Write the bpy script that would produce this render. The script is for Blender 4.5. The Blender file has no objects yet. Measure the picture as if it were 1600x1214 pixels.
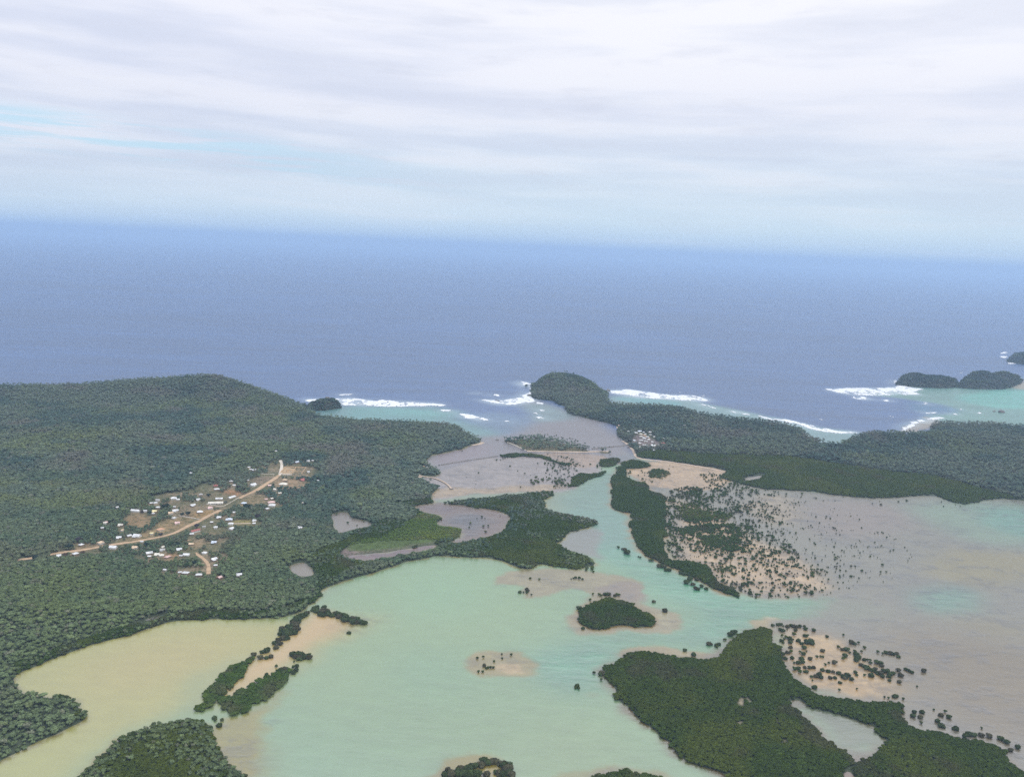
import bpy, math, random
import numpy as np
from mathutils import Vector
random.seed(7); RNG = np.random.default_rng(11)
C = bpy.context.scene.collection
R = math.radians

# ------------------------------------------------------------------ camera, world, sun, exposure
CAMH, FPX, PITCH, ROLL = 480.0, 1386.0, R(8.97), R(2.5)
F_ = np.array([0, math.cos(PITCH), -math.sin(PITCH)]); U0 = np.array([0, math.sin(PITCH), math.cos(PITCH)]); R0 = np.array([1.0, 0, 0])
RT = R0*math.cos(ROLL) + U0*math.sin(ROLL); UP = -R0*math.sin(ROLL) + U0*math.cos(ROLL)
cam = bpy.data.cameras.new('camera'); camo = bpy.data.objects.new('camera', cam); C.objects.link(camo)
from mathutils import Matrix
camo.matrix_world = Matrix(((RT[0], UP[0], -F_[0], 0), (RT[1], UP[1], -F_[1], 0), (RT[2], UP[2], -F_[2], CAMH), (0, 0, 0, 1)))
cam.sensor_fit = 'HORIZONTAL'; cam.angle = 2*math.atan(800/FPX); cam.clip_start = 1; cam.clip_end = 250000
sc = bpy.context.scene; sc.camera = camo
sc.view_settings.view_transform = 'Standard'; sc.view_settings.look = 'None'; sc.view_settings.gamma = 1; sc.view_settings.exposure = 0.0
sc.view_settings.use_curve_mapping = False
sc.cycles.use_denoising = False; sc.cycles.volume_bounces = 1; sc.cycles.max_bounces = 6; sc.cycles.diffuse_bounces = 3; sc.cycles.glossy_bounces = 2

def lin(c):
    c = np.asarray(c, float)/255.0
    return np.where(c <= 0.04045, c/12.92, ((c+0.055)/1.055)**2.4)
def l4(c): return tuple(lin(c)) + (1.0,)

SUN_EL, SUN_AZ = R(52), R(125)          # azimuth from +Y (view direction) towards +X
class NT:
    """little node-tree helper"""
    def __init__(s, tree): s.t = tree; tree.nodes.clear()
    def n(s, typ, ins=None, **kw):
        nd = s.t.nodes.new(typ)
        for k, v in kw.items(): setattr(nd, k, v)
        for k, v in (ins or {}).items(): s.set(nd.inputs[k], v)
        return nd
    def set(s, sock, v):
        if isinstance(v, bpy.types.NodeSocket): s.t.links.new(v, sock)
        elif isinstance(v, bpy.types.Node): s.t.links.new(v.outputs[0], sock)
        else: sock.default_value = v
    def m(s, op, a, b=0.0, c=0.0, clamp=False):
        return s.n('ShaderNodeMath', {0: a, 1: b, 2: c}, operation=op, use_clamp=clamp).outputs[0]
    def mix(s, f, a, b, bt='MIX'):
        nd = s.t.nodes.new('ShaderNodeMix'); nd.data_type = 'RGBA'; nd.blend_type = bt
        s.set(nd.inputs[0], f); s.set(nd.inputs[6], a); s.set(nd.inputs[7], b)
        return nd.outputs[2]
    def ramp(s, f, stops, interp='LINEAR'):
        nd = s.t.nodes.new('ShaderNodeValToRGB'); s.set(nd.inputs[0], f); r = nd.color_ramp; r.interpolation = interp
        while len(r.elements) < len(stops): r.elements.new(0.5)
        for e, (p, c) in zip(r.elements, stops):
            e.position = p; e.color = c if len(c) == 4 else tuple(c) + (1,)
        return nd.outputs[0]
    def noise(s, vec, scale, detail=4, rough=0.5, dist=0.0):
        return s.n('ShaderNodeTexNoise', {'Vector': vec, 'Scale': scale, 'Detail': detail, 'Roughness': rough, 'Distortion': dist}).outputs[0]

w = bpy.data.worlds.new('World'); sc.world = w; w.use_nodes = True
g = NT(w.node_tree)
sky = g.n('ShaderNodeTexSky', sky_type='NISHITA', sun_disc=False, sun_elevation=SUN_EL, sun_rotation=SUN_AZ, altitude=480)
dirn = g.n('ShaderNodeTexCoord').outputs['Generated']
sep = g.n('ShaderNodeSeparateXYZ', {0: dirn})
az = g.m('ARCTAN2', sep.outputs[0], sep.outputs[1])
el = g.m('ARCSINE', sep.outputs[2])
eld = g.m('MULTIPLY', el, 180/math.pi)
wob = g.n('ShaderNodeCombineXYZ', {0: g.m('MULTIPLY', az, 1.6), 1: g.m('MULTIPLY', el, 5.0), 2: 3.7})
warp = g.m('MULTIPLY', g.m('SUBTRACT', g.noise(wob, 1.5, 3), 0.5), 0.03)
elw = g.m('ADD', g.m('ADD', el, warp), g.m('MULTIPLY', az, 0.008))
v1 = g.n('ShaderNodeCombineXYZ', {0: g.m('MULTIPLY', az, 1.7), 1: g.m('MULTIPLY', elw, 15.0), 2: 1.3})
v2 = g.n('ShaderNodeCombineXYZ', {0: g.m('MULTIPLY', az, 2.6), 1: g.m('MULTIPLY', elw, 50.0), 2: 8.1})
v3 = g.n('ShaderNodeCombineXYZ', {0: g.m('MULTIPLY', az, 5.0), 1: g.m('MULTIPLY', elw, 26.0), 2: 4.4})
n1 = g.noise(v1, 1.6, 4, 0.55); n2 = g.noise(v2, 1.5, 5, 0.6); n3 = g.noise(v3, 1.6, 5, 0.6)
base = g.ramp(g.m('DIVIDE', eld, 20.0, clamp=True), [
    (0.0, lin((188, 216, 243))), (0.03, lin((202, 227, 247))), (0.09, lin((216, 237, 250))), (0.16, lin((217, 235, 249))),
    (0.27, lin((220, 233, 248))), (0.42, lin((230, 234, 247))), (0.6, lin((242, 243, 251))), (0.78, lin((249, 249, 254)))])
hi = g.m('SMOOTH_MIN', g.m('MULTIPLY', eld, 0.2), 1.0, 0.3)
def contrast(n, lo, hi_): return g.n('ShaderNodeMapRange', {0: n, 1: lo, 2: hi_, 3: 0.0, 4: 1.0}, interpolation_type='SMOOTHSTEP').outputs[0]
west = contrast(az, 0.15, -0.5)
c0 = g.mix(g.m('MULTIPLY', g.m('MULTIPLY', west, hi), 0.55), base, l4((212, 218, 238)))
c1 = g.mix(g.m('MULTIPLY', contrast(n1, 0.40, 0.66), g.m('MULTIPLY', hi, 0.55)), c0, l4((247, 246, 252)))
c2 = g.mix(g.m('MULTIPLY', contrast(n1, 0.58, 0.34), g.m('MULTIPLY', hi, g.m('ADD', 0.42, g.m('MULTIPLY', west, 0.2)))), c1, l4((208, 214, 232)))
c3 = g.mix(g.m('MULTIPLY', contrast(n2, 0.50, 0.75), 0.22), c2, l4((244, 246, 251)))
c4 = g.mix(g.m('MULTIPLY', contrast(n3, 0.52, 0.78), g.m('MULTIPLY', hi, 0.42)), c3, l4((208, 212, 227)))
# gap of clear cyan sky low in the west, under the edge of the cloud deck
band = g.m('MULTIPLY', contrast(g.m('ABSOLUTE', g.m('SUBTRACT', eld, g.m('ADD', 3.9, g.m('MULTIPLY', az, -3.2)))), 1.5, 0.5),
           contrast(az, 0.02, -0.42))
gap = g.m('MULTIPLY', band, contrast(n2, 0.40, 0.52))
c5 = g.mix(g.m('MULTIPLY', gap, 0.72), c4, l4((190, 229, 249)))
bg1 = g.n('ShaderNodeBackground', {0: sky.outputs[0], 1: 0.1}); zen = g.n('ShaderNodeMapRange', {0: eld, 1: 15.0, 2: 55.0, 3: 1.0, 4: 1.85}, interpolation_type='SMOOTHSTEP').outputs[0]     # an overcast sky is brightest overhead
bg2 = g.n('ShaderNodeBackground', {0: c5, 1: g.m('MULTIPLY', zen, g.n('ShaderNodeMapRange', {0: eld, 1: 4.0, 2: 12.0, 3: 1.0, 4: 1.10}).outputs[0])})
mx = g.n('ShaderNodeMixShader', {0: 0.93, 1: bg1, 2: bg2})
g.n('ShaderNodeOutputWorld', {0: mx})

sl = bpy.data.lights.new('sun', 'SUN'); sl.energy = 1.3; sl.angle = R(11); sl.color = (1, 0.96, 0.9)
so = bpy.data.objects.new('sun', sl); C.objects.link(so); so.location = (600, -200, 900)
sd = Vector((math.sin(SUN_AZ)*math.cos(SUN_EL), math.cos(SUN_AZ)*math.cos(SUN_EL), math.sin(SUN_EL)))
so.rotation_euler = sd.to_track_quat('Z', 'Y').to_euler()

# ------------------------------------------------------------------ pixel -> world, noise, rasters
def ray(px, py):
    px = np.asarray(px, float); py = np.asarray(py, float)
    return FPX*F_ + (px-800)[..., None]*RT - (py-607)[..., None]*UP
def atz(px, py, z=0.0):
    d = ray(px, py); t = (z-CAMH)/np.minimum(d[..., 2], -1e-3)
    p = d*t[..., None]; return p[..., 0], p[..., 1]
def mpp(px, py):
    x, y = atz(px, py); return float(math.sqrt(x*x+y*y+CAMH*CAMH)/FPX)

def hsh(ix, iy, seed):
    h = (ix.astype(np.int64)*374761393 + iy.astype(np.int64)*668265263 + seed*1442695041) & 0x7fffffff
    h = ((h ^ (h >> 13))*1274126177) & 0x7fffffff
    return ((h ^ (h >> 16)) & 0xffff)/65535.0
def vnoise(x, y, seed=0):
    ix = np.floor(x); iy = np.floor(y); fx = x-ix; fy = y-iy
    fx = fx*fx*(3-2*fx); fy = fy*fy*(3-2*fy); ix = ix.astype(np.int64); iy = iy.astype(np.int64)
    return (hsh(ix, iy, seed)*(1-fx)+hsh(ix+1, iy, seed)*fx)*(1-fy) + (hsh(ix, iy+1, seed)*(1-fx)+hsh(ix+1, iy+1, seed)*fx)*fy
def fbm(x, y, size, octv=4, seed=0, gain=0.5):
    s = 0; a = 1; tot = 0; f = 1.0/size
    for k in range(octv):
        s = s + a*vnoise(x*f+17.3*k, y*f-9.1*k, seed+k*13); tot += a; a *= gain; f *= 2.03
    return s/tot

RES = 3.0; X0, X1, Y0, Y1 = -2850.0, 2850.0, 420.0, 5000.0
NX = int((X1-X0)/RES)+1; NY = int((Y1-Y0)/RES)+1
GX, GY = np.meshgrid(X0+np.arange(NX)*RES, Y0+np.arange(NY)*RES)
WX = (GX + (fbm(GX, GY, 26, 3, 1)-0.5)*16).astype(np.float32); WY = (GY + (fbm(GX, GY, 26, 3, 2)-0.5)*16).astype(np.float32)
CX = (GX + (fbm(GX, GY, 150, 5, 3, 0.6)-0.5)*110).astype(np.float32); CY = (GY + (fbm(GX, GY, 150, 5, 4, 0.6)-0.5)*110).astype(np.float32)

def chaikin(p, closed=True, it=1):
    p = np.asarray(p, float)
    for _ in range(it):
        q = np.roll(p, -1, 0) if closed else p[1:]
        a = p if closed else p[:-1]
        n = np.empty((2*len(a), 2)); n[0::2] = 0.75*a+0.25*q; n[1::2] = 0.25*a+0.75*q
        if not closed: n = np.vstack([p[:1], n, p[-1:]])
        p = n
    return p
def trace(poly, h=0.0):
    """outline in the photograph -> outline on the ground; edges that face away from the camera are seen as treetops of height h"""
    p = np.array([q[:2] for q in poly], float); n = len(p)
    area = 0.5*np.sum(p[:, 0]*np.roll(p[:, 1], -1) - np.roll(p[:, 0], -1)*p[:, 1])
    e = np.roll(p, -1, 0)-p; e /= np.maximum(np.linalg.norm(e, axis=1), 1e-6)[:, None]
    nrm = np.stack([e[:, 1], -e[:, 0]], 1)*(1 if area > 0 else -1)
    vn = nrm + np.roll(nrm, 1, 0)
    up = np.clip(-vn[:, 1]*0.8, 0, 1)
    z = np.array([(q[2] if len(q) > 2 else h*up[i]) for i, q in enumerate(poly)])
    x, y = atz(p[:, 0], p[:, 1], z)
    return chaikin(np.stack([x, y], 1))
def inside(wp, px, py):
    ins = np.zeros(px.shape, bool); q = np.roll(wp, -1, 0)
    for (ax, ay), (bx, by) in zip(wp, q):
        if ay == by: continue
        c = (ay > py) != (by > py)
        if not c.any(): continue
        ins ^= c & (px < (bx-ax)*(py-ay)/(by-ay)+ax)
    return ins
def fill(wp, gx=None, gy=None, out=None):
    gx = WX if gx is None else gx; gy = WY if gy is None else gy
    m = 70
    i0 = int(max(0, (wp[:, 0].min()-m-X0)//RES)); i1 = int(min(NX, (wp[:, 0].max()+m-X0)//RES+2))
    j0 = int(max(0, (wp[:, 1].min()-m-Y0)//RES)); j1 = int(min(NY, (wp[:, 1].max()+m-Y0)//RES+2))
    o = np.zeros((NY, NX), np.float32) if out is None else out
    if i1 > i0 and j1 > j0:
        s = (slice(j0, j1), slice(i0, i1))
        o[s] = np.maximum(o[s], inside(wp, gx[s], gy[s]).astype(np.float32))
    return o
def blur(a, rad, it=2):
    k = max(1, int(round(rad/RES)))
    for _ in range(it):
        for ax in (0, 1):
            pad = [(0, 0), (0, 0)]; pad[ax] = (k+1, k)
            c = np.cumsum(np.pad(a, pad, mode='edge'), axis=ax, dtype=np.float64); n = a.shape[ax]
            a = ((np.take(c, range(2*k+1, 2*k+1+n), ax) - np.take(c, range(0, n), ax))/(2*k+1)).astype(np.float32)
    return a
def samp(r, x, y):
    fx = np.clip((np.asarray(x, float)-X0)/RES, 0, NX-1.001); fy = np.clip((np.asarray(y, float)-Y0)/RES, 0, NY-1.001)
    i = fx.astype(int); j = fy.astype(int); u = fx-i; v = fy-j
    if r.ndim == 3: u = u[..., None]; v = v[..., None]
    return (r[j, i]*(1-u)+r[j, i+1]*u)*(1-v) + (r[j+1, i]*(1-u)+r[j+1, i+1]*u)*v
def sstep(a, b, x):
    t = np.clip((x-a)/(b-a), 0, 1); return t*t*(3-2*t)

# ------------------------------------------------------------------ outlines of the land, read from the photograph
WEST = [(-500, 640, 0), (-60, 614, 0), (100, 609, 0), (200, 607, 0), (300, 608, 0), (400, 614, 0), (445, 624, 0), (480, 637, 0), (492, 642, 0), (486, 646), (500, 650), (520, 654, 0), (560, 659, 0), (620, 661, 0), (690, 664, 0), (716, 669, 0), (727, 680, 0), (750, 688, 0), (753, 692),
        (740, 695), (712, 703), (690, 708), (672, 712), (664, 717), (665, 722), (672, 728), (684, 731), (687, 737), (684, 742), (672, 745), (656, 741), (652, 748), (664, 752), (680, 755), (686, 760), (683, 766),
        (670, 772), (672, 779), (690, 783), (725, 776), (760, 774), (800, 770), (835, 766), (862, 765), (867, 769), (862, 776), (848, 781), (852, 790), (870, 797), (890, 802), (915, 806), (930, 810),
        (933, 817), (928, 823), (905, 827), (884, 831), (880, 842), (862, 850), (890, 857), (915, 866), (932, 876), (932, 884), (915, 887), (895, 888), (870, 884), (840, 880), (835, 886), (820, 888),
        (800, 883), (785, 876), (760, 872), (740, 870), (690, 869), (665, 872), (640, 876), (615, 886), (590, 894), (560, 902), (530, 911), (515, 916), (505, 922), (495, 934), (480, 948), (460, 960),
        (430, 965), (400, 968), (360, 970), (320, 968), (280, 970), (245, 977), (215, 988), (190, 997), (165, 1003), (130, 1012), (100, 1024), (70, 1036), (40, 1047), (17, 1058), (25, 1066), (45, 1076), (80, 1080),
        (105, 1086), (125, 1097), (138, 1108), (143, 1117), (135, 1126), (110, 1138), (80, 1150), (50, 1160), (20, 1174), (-10, 1188), (-120, 1250), (-450, 1260)]
KNOB = [(476, 638, 0), (490, 635, 0), (504, 633, 0), (526, 632, 0), (533, 634.5, 0), (532, 638, 0), (515, 641.5, 0), (492, 642, 0), (480, 642, 0)]
SWISLE = [(112, 1210), (132, 1194), (157, 1179), (172, 1160), (188, 1143), (216, 1132), (256, 1123), (290, 1115), (311, 1117), (326, 1125), (329, 1138), (332, 1160), (342, 1167), (359, 1181), (363, 1192), (377, 1200), (380, 1210), (372, 1240), (250, 1265), (112, 1260)]
EAST = [(816, 592, 40), (822, 584, 44), (835, 580, 48), (862, 578, 50), (900, 579, 50), (912, 584, 45), (925, 592, 36), (942, 600, 26), (951, 610, 12), (948, 621, 3), (955, 626), (975, 629), (1012, 630), (1040, 631), (1062, 634), (1075, 639), (1092, 644), (1107, 646), (1130, 647), (1150, 652), (1175, 654), (1200, 657), (1215, 658),
        (1237, 661), (1252, 666), (1261, 676), (1275, 683), (1295, 690), (1307, 692), (1320, 687), (1335, 680), (1350, 672), (1375, 672), (1400, 675), (1425, 676), (1458, 676), (1451, 669), (1452, 661), (1475, 656), (1500, 659), (1525, 657), (1562, 659), (1600, 664),
        (1800, 680), (2050, 710), (2050, 820), (1800, 805), (1650, 790), (1600, 782), (1575, 779), (1555, 780), (1535, 781), (1520, 787), (1502, 787), (1487, 784), (1472, 778), (1460, 773), (1450, 773), (1425, 775), (1400, 777), (1375, 777), (1350, 777), (1335, 776), (1305, 773), (1275, 769),
        (1245, 766), (1225, 765), (1200, 765), (1160, 757), (1147, 752), (1122, 745), (1140, 737), (1132, 734), (1112, 730), (1075, 725), (1050, 721), (1025, 717), (1000, 715), (992, 710), (990, 702), (985, 696), (975, 689), (962, 681), (966, 672), (964, 666), (955, 662), (945, 660), (925, 655),
        (907, 651), (887, 647), (887, 640), (875, 632), (869, 631), (866, 627, 0), (855, 625, 0), (837, 624, 0), (827, 620, 0), (831, 614, 0), (833, 604, 0), (825, 600, 4)]
PALMISLE = [(784, 687), (800, 679), (840, 676), (870, 682), (900, 690), (930, 698), (955, 701), (956, 705, 0), (900, 706, 0), (850, 705, 0), (822, 704, 0), (805, 697, 0), (790, 691, 0)]
EASTMANG = [(970, 725), (975, 720), (990, 716), (1007, 720), (1015, 725), (1012, 731), (990, 732), (979, 732), (980, 742), (987, 750), (1000, 752), (1010, 751), (1012, 760), (1020, 767), (1040, 770), (1041, 790), (1038, 810), (1040, 830), (1036, 850), (1044, 872), (1071, 874), (1089, 874), (1110, 883),
            (1113, 899), (1123, 908), (1142, 917), (1155, 927), (1158, 935), (1148, 933), (1126, 924), (1111, 918), (1092, 908), (1074, 896), (1059, 889), (1044, 886), (1027, 877), (1015, 870), (1004, 862), (997, 855), (990, 835), (985, 822), (990, 810), (985, 802), (970, 800), (957, 795), (957, 785), (962, 780), (957, 772), (960, 760), (956, 752), (960, 740), (965, 732)]
MIDA = [(937, 722), (945, 715), (962, 713), (971, 721), (955, 730), (940, 730)]
MIDB = [(885, 762), (895, 747), (900, 740), (910, 735), (920, 741), (948, 735), (940, 744), (925, 748), (912, 753), (905, 759)]
WALLBUSH = [(782, 714), (786, 709), (800, 706), (820, 707), (840, 708), (858, 712), (868, 719), (880, 721), (892, 724), (882, 729), (870, 724), (850, 716), (820, 713), (800, 716)]
BIGR = [(942, 1046), (954, 1031), (979, 1017), (1016, 1015), (1059, 1021), (1077, 1026), (1108, 1028), (1127, 1021), (1136, 1009), (1148, 994), (1170, 978), (1198, 973), (1203, 988), (1215, 1012), (1218, 1028), (1222, 1043), (1243, 1056),
        (1271, 1071), (1277, 1082), (1302, 1085), (1332, 1090), (1363, 1093), (1397, 1091), (1421, 1102), (1403, 1122), (1428, 1130), (1445, 1134), (1465, 1136), (1489, 1145), (1510, 1154), (1527, 1152), (1569, 1160), (1583, 1176), (1582, 1191), (1600, 1195), (1640, 1260), (1500, 1300), (1335, 1300), (1333, 1214), (1335, 1182), (1350, 1183), (1366, 1175),
        (1392, 1158), (1371, 1146), (1377, 1132), (1354, 1132), (1323, 1119), (1292, 1111), (1264, 1102), (1257, 1092), (1231, 1094), (1252, 1114), (1280, 1136), (1298, 1151), (1323, 1170), (1329, 1188), (1316, 1203), (1310, 1300), (1180, 1300), (1139, 1213), (1123, 1208), (1087, 1199),
        (1056, 1179), (1043, 1157), (1022, 1136), (991, 1114), (966, 1091), (966, 1077), (950, 1062)]
OVAL = [(899, 956), (901, 963), (902, 973), (923, 983), (948, 984), (966, 976), (997, 979), (1023, 977), (1026, 964), (1012, 954), (997, 946), (976, 935), (966, 932), (948, 928), (936, 935), (920, 940), (905, 947)]
ISLA = [(1399, 601, 0), (1402, 598, 0), (1415, 596, 0), (1450, 597, 0), (1480, 598, 0), (1499, 601, 0), (1497, 606, 0), (1475, 607, 0), (1425, 605, 0), (1402, 603, 0)]
ISLB = [(1494, 603, 0), (1503, 598, 0), (1530, 594, 0), (1565, 593, 0), (1590, 594, 0), (1600, 596, 0), (1590, 601, 0), (1581, 606, 0), (1560, 609, 0), (1530, 608, 0), (1497, 607, 0)]
ISLC = [(1571, 566, 0), (1580, 561, 0), (1605, 558, 0), (1640, 560, 0), (1680, 564, 0), (1670, 571, 0), (1610, 571, 0), (1585, 568, 0)]
BOTISLE = [(925, 1210), (937, 1201), (955, 1201), (968, 1204), (980, 1196), (997, 1203), (1022, 1208), (1034, 1214), (1030, 1250), (925, 1250)]
# waters inside the land
POND1 = [(517, 806), (525, 802), (536, 800), (545, 800), (549, 808), (560, 812), (575, 815), (581, 821), (560, 826), (542, 831), (526, 835), (521, 820)]
POND2 = [(446, 888), (462, 880), (478, 875), (481, 885), (493, 898), (478, 899), (462, 899)]
MUD = [(646, 790), (665, 785), (725, 789), (736, 794), (760, 794), (790, 801), (800, 806), (797, 815), (785, 825), (775, 837), (737, 844), (697, 852), (708, 843), (728, 829), (717, 824), (677, 822), (687, 811), (680, 804), (657, 797)]
MUD2 = [(530, 872), (548, 868), (572, 867), (610, 861), (660, 855), (708, 848), (672, 859), (617, 868), (573, 876), (548, 875)]
INLET = [(1157, 747), (1172, 744), (1195, 743), (1194, 746), (1178, 750), (1160, 752)]
STRIPMUD = [(205, 973), (216, 969), (246, 960), (275, 957), (253, 964), (222, 971)]

REG = [ # name, outline, seen tree height, plateau, plateau radius
    ('west_land', WEST, 6, 0, 30), ('headland_knob', KNOB, 0, 9, 12), ('southwest_island', SWISLE, 7, 1, 30), ('east_land', EAST, 13, 2, 40), ('palm_islet', PALMISLE, 14, 0.5, 20),
    ('channel_bank', EASTMANG, 5, 0, 20), ('upper_bank', MIDA, 5, 0, 20), ('lower_bank', MIDB, 5, 0, 20), ('wall_bank', WALLBUSH, 5, 0, 20), ('big_island', BIGR, 6, 0, 30), ('oval_island', OVAL, 6, 0, 20),
    ('wooded_islet', ISLA, 0, 20, 16), ('domed_islet', ISLB, 0, 22, 18), ('far_islet', ISLC, 0, 24, 18), ('near_islet', BOTISLE, 5, 0, 20)]
masks = {}
LAND = np.zeros((NY, NX), np.float32); HGT = np.full((NY, NX), -9, np.float32)
HOLES = np.zeros((NY, NX), np.float32)
for p_ in (POND1, POND2, MUD, MUD2, INLET, STRIPMUD): fill(trace(p_, 0), out=HOLES)
for nm, poly, h, pl, pr in REG:
    m = fill(trace(poly, h))*(1-HOLES); masks[nm] = m; LAND = np.maximum(LAND, m)
    hh = np.clip((blur(m, 6)-0.5)*4.0, -2, 2)
    if pl: hh = hh + pl*sstep(0.5, 0.98, blur(m, pr))
    HGT = np.maximum(HGT, hh)
soft = sstep(0.5, 1.0, blur(LAND, 45))
def hill(px, py, hgt, rad, ry=None):
    global HGT
    x, y = (float(v) for v in atz(px, py)); ry = ry or rad
    HGT = (HGT + hgt*np.exp(-(((GX-x)/rad)**2 + ((GY-y)/ry)**2))*soft).astype(np.float32)
hill(350, 612, 46, 130, 170); hill(245, 612, 26, 170, 200); hill(60, 612, 16, 260, 220); hill(-200, 614, 22, 300, 260); hill(430, 622, 16, 90, 120); hill(120, 680, 14, 420, 320)
hill(843, 606, 22, 80, 100); hill(893, 607, 38, 120, 120); hill(930, 612, 12, 60, 70); hill(1060, 650, 10, 120, 60); hill(1190, 668, 8, 160, 60); hill(1520, 690, 10, 260, 80); hill(1400, 690, 8, 120, 60)
HGT = (HGT + soft*(fbm(GX, GY, 130, 3, 9)-0.45)*9*sstep(900, 1900, GY)).astype(np.float32)

def bump(nm, px, py, hgt, rad):
    global HGT
    x, y = (float(v) for v in atz(px, py)); HGT = (HGT + hgt*np.exp(-((GX-x)**2+(GY-y)**2)/rad**2)*sstep(0.5, 0.95, blur(masks[nm], 15))).astype(np.float32)
bump('headland_knob', 512, 637, 10, 45); bump('wooded_islet', 1428, 601, 18, 55); bump('wooded_islet', 1468, 602, 11, 45); bump('domed_islet', 1534, 601, 28, 60); bump('domed_islet', 1567, 600, 24, 50); bump('far_islet', 1612, 565, 20, 70)
def ground(px, py):
    x, y = atz(px, py)
    for _ in range(25):
        z = np.maximum(samp(HGT, x, y), 0.0); nx, ny = atz(px, py, z); x = 0.5*(x+nx); y = 0.5*(y+ny)
    return x, y, np.maximum(samp(HGT, x, y), 0.0)
def groly(poly):            # polygon drawn on the land
    p = np.array(poly, float); x, y, z = ground(p[:, 0], p[:, 1]); return chaikin(np.stack([x, y], 1))

# ------------------------------------------------------------------ object helpers
def tag(o, label=None, cat=None, group=None, kind=None):
    if label: o['label'] = label
    if cat: o['category'] = cat
    if group: o['group'] = group
    if kind: o['kind'] = kind
    return o
def mesh_np(name, co, quads=None, mat=None, tris=None, smooth=False):
    me = bpy.data.meshes.new(name)
    f = quads if quads is not None else tris; k = f.shape[1]
    me.vertices.add(len(co)); me.vertices.foreach_set('co', np.ascontiguousarray(co, np.float32).ravel())
    me.loops.add(f.size); me.loops.foreach_set('vertex_index', np.ascontiguousarray(f, np.int32).ravel())
    me.polygons.add(len(f)); me.polygons.foreach_set('loop_start', np.arange(0, f.size, k, dtype=np.int32))
    me.polygons.foreach_set('use_smooth', np.full(len(f), smooth))
    me.update(calc_edges=True)
    if mat: me.materials.append(mat)
    return me
def link(name, me, parent=None):
    o = bpy.data.objects.new(name, me); C.objects.link(o)
    if parent: o.parent = parent
    return o
def gridquads(nr, nc):
    i = np.arange(nr*nc).reshape(nr, nc)
    return np.stack([i[:-1, :-1], i[:-1, 1:], i[1:, 1:], i[1:, :-1]], -1).reshape(-1, 4)
def colattr(me, col, name='col'):
    a = me.attributes.new(name, 'FLOAT_COLOR', 'POINT')
    a.data.foreach_set('color', np.concatenate([col, np.ones((len(col), 1))], 1).astype(np.float32).ravel())

def newmat(name):
    m = bpy.data.materials.new(name); m.use_nodes = True; return m, NT(m.node_tree)
def m_simple(name, col, rough=0.8, var=0.15, scale=0.3, spec=0.2):
    m, g = newmat(name); pos = g.n('ShaderNodeNewGeometry').outputs['Position']
    n = g.noise(pos, scale, 5, 0.6)
    c = g.mix(1.0, tuple(col)+(1,), g.ramp(n, [(0.3, (1-var,)*3), (0.7, (1+var,)*3)]), 'MULTIPLY')
    b = g.n('ShaderNodeBsdfPrincipled', {'Base Color': c, 'Roughness': rough, 'Specular IOR Level': spec})
    g.n('ShaderNodeOutputMaterial', {0: b}); return m

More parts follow.
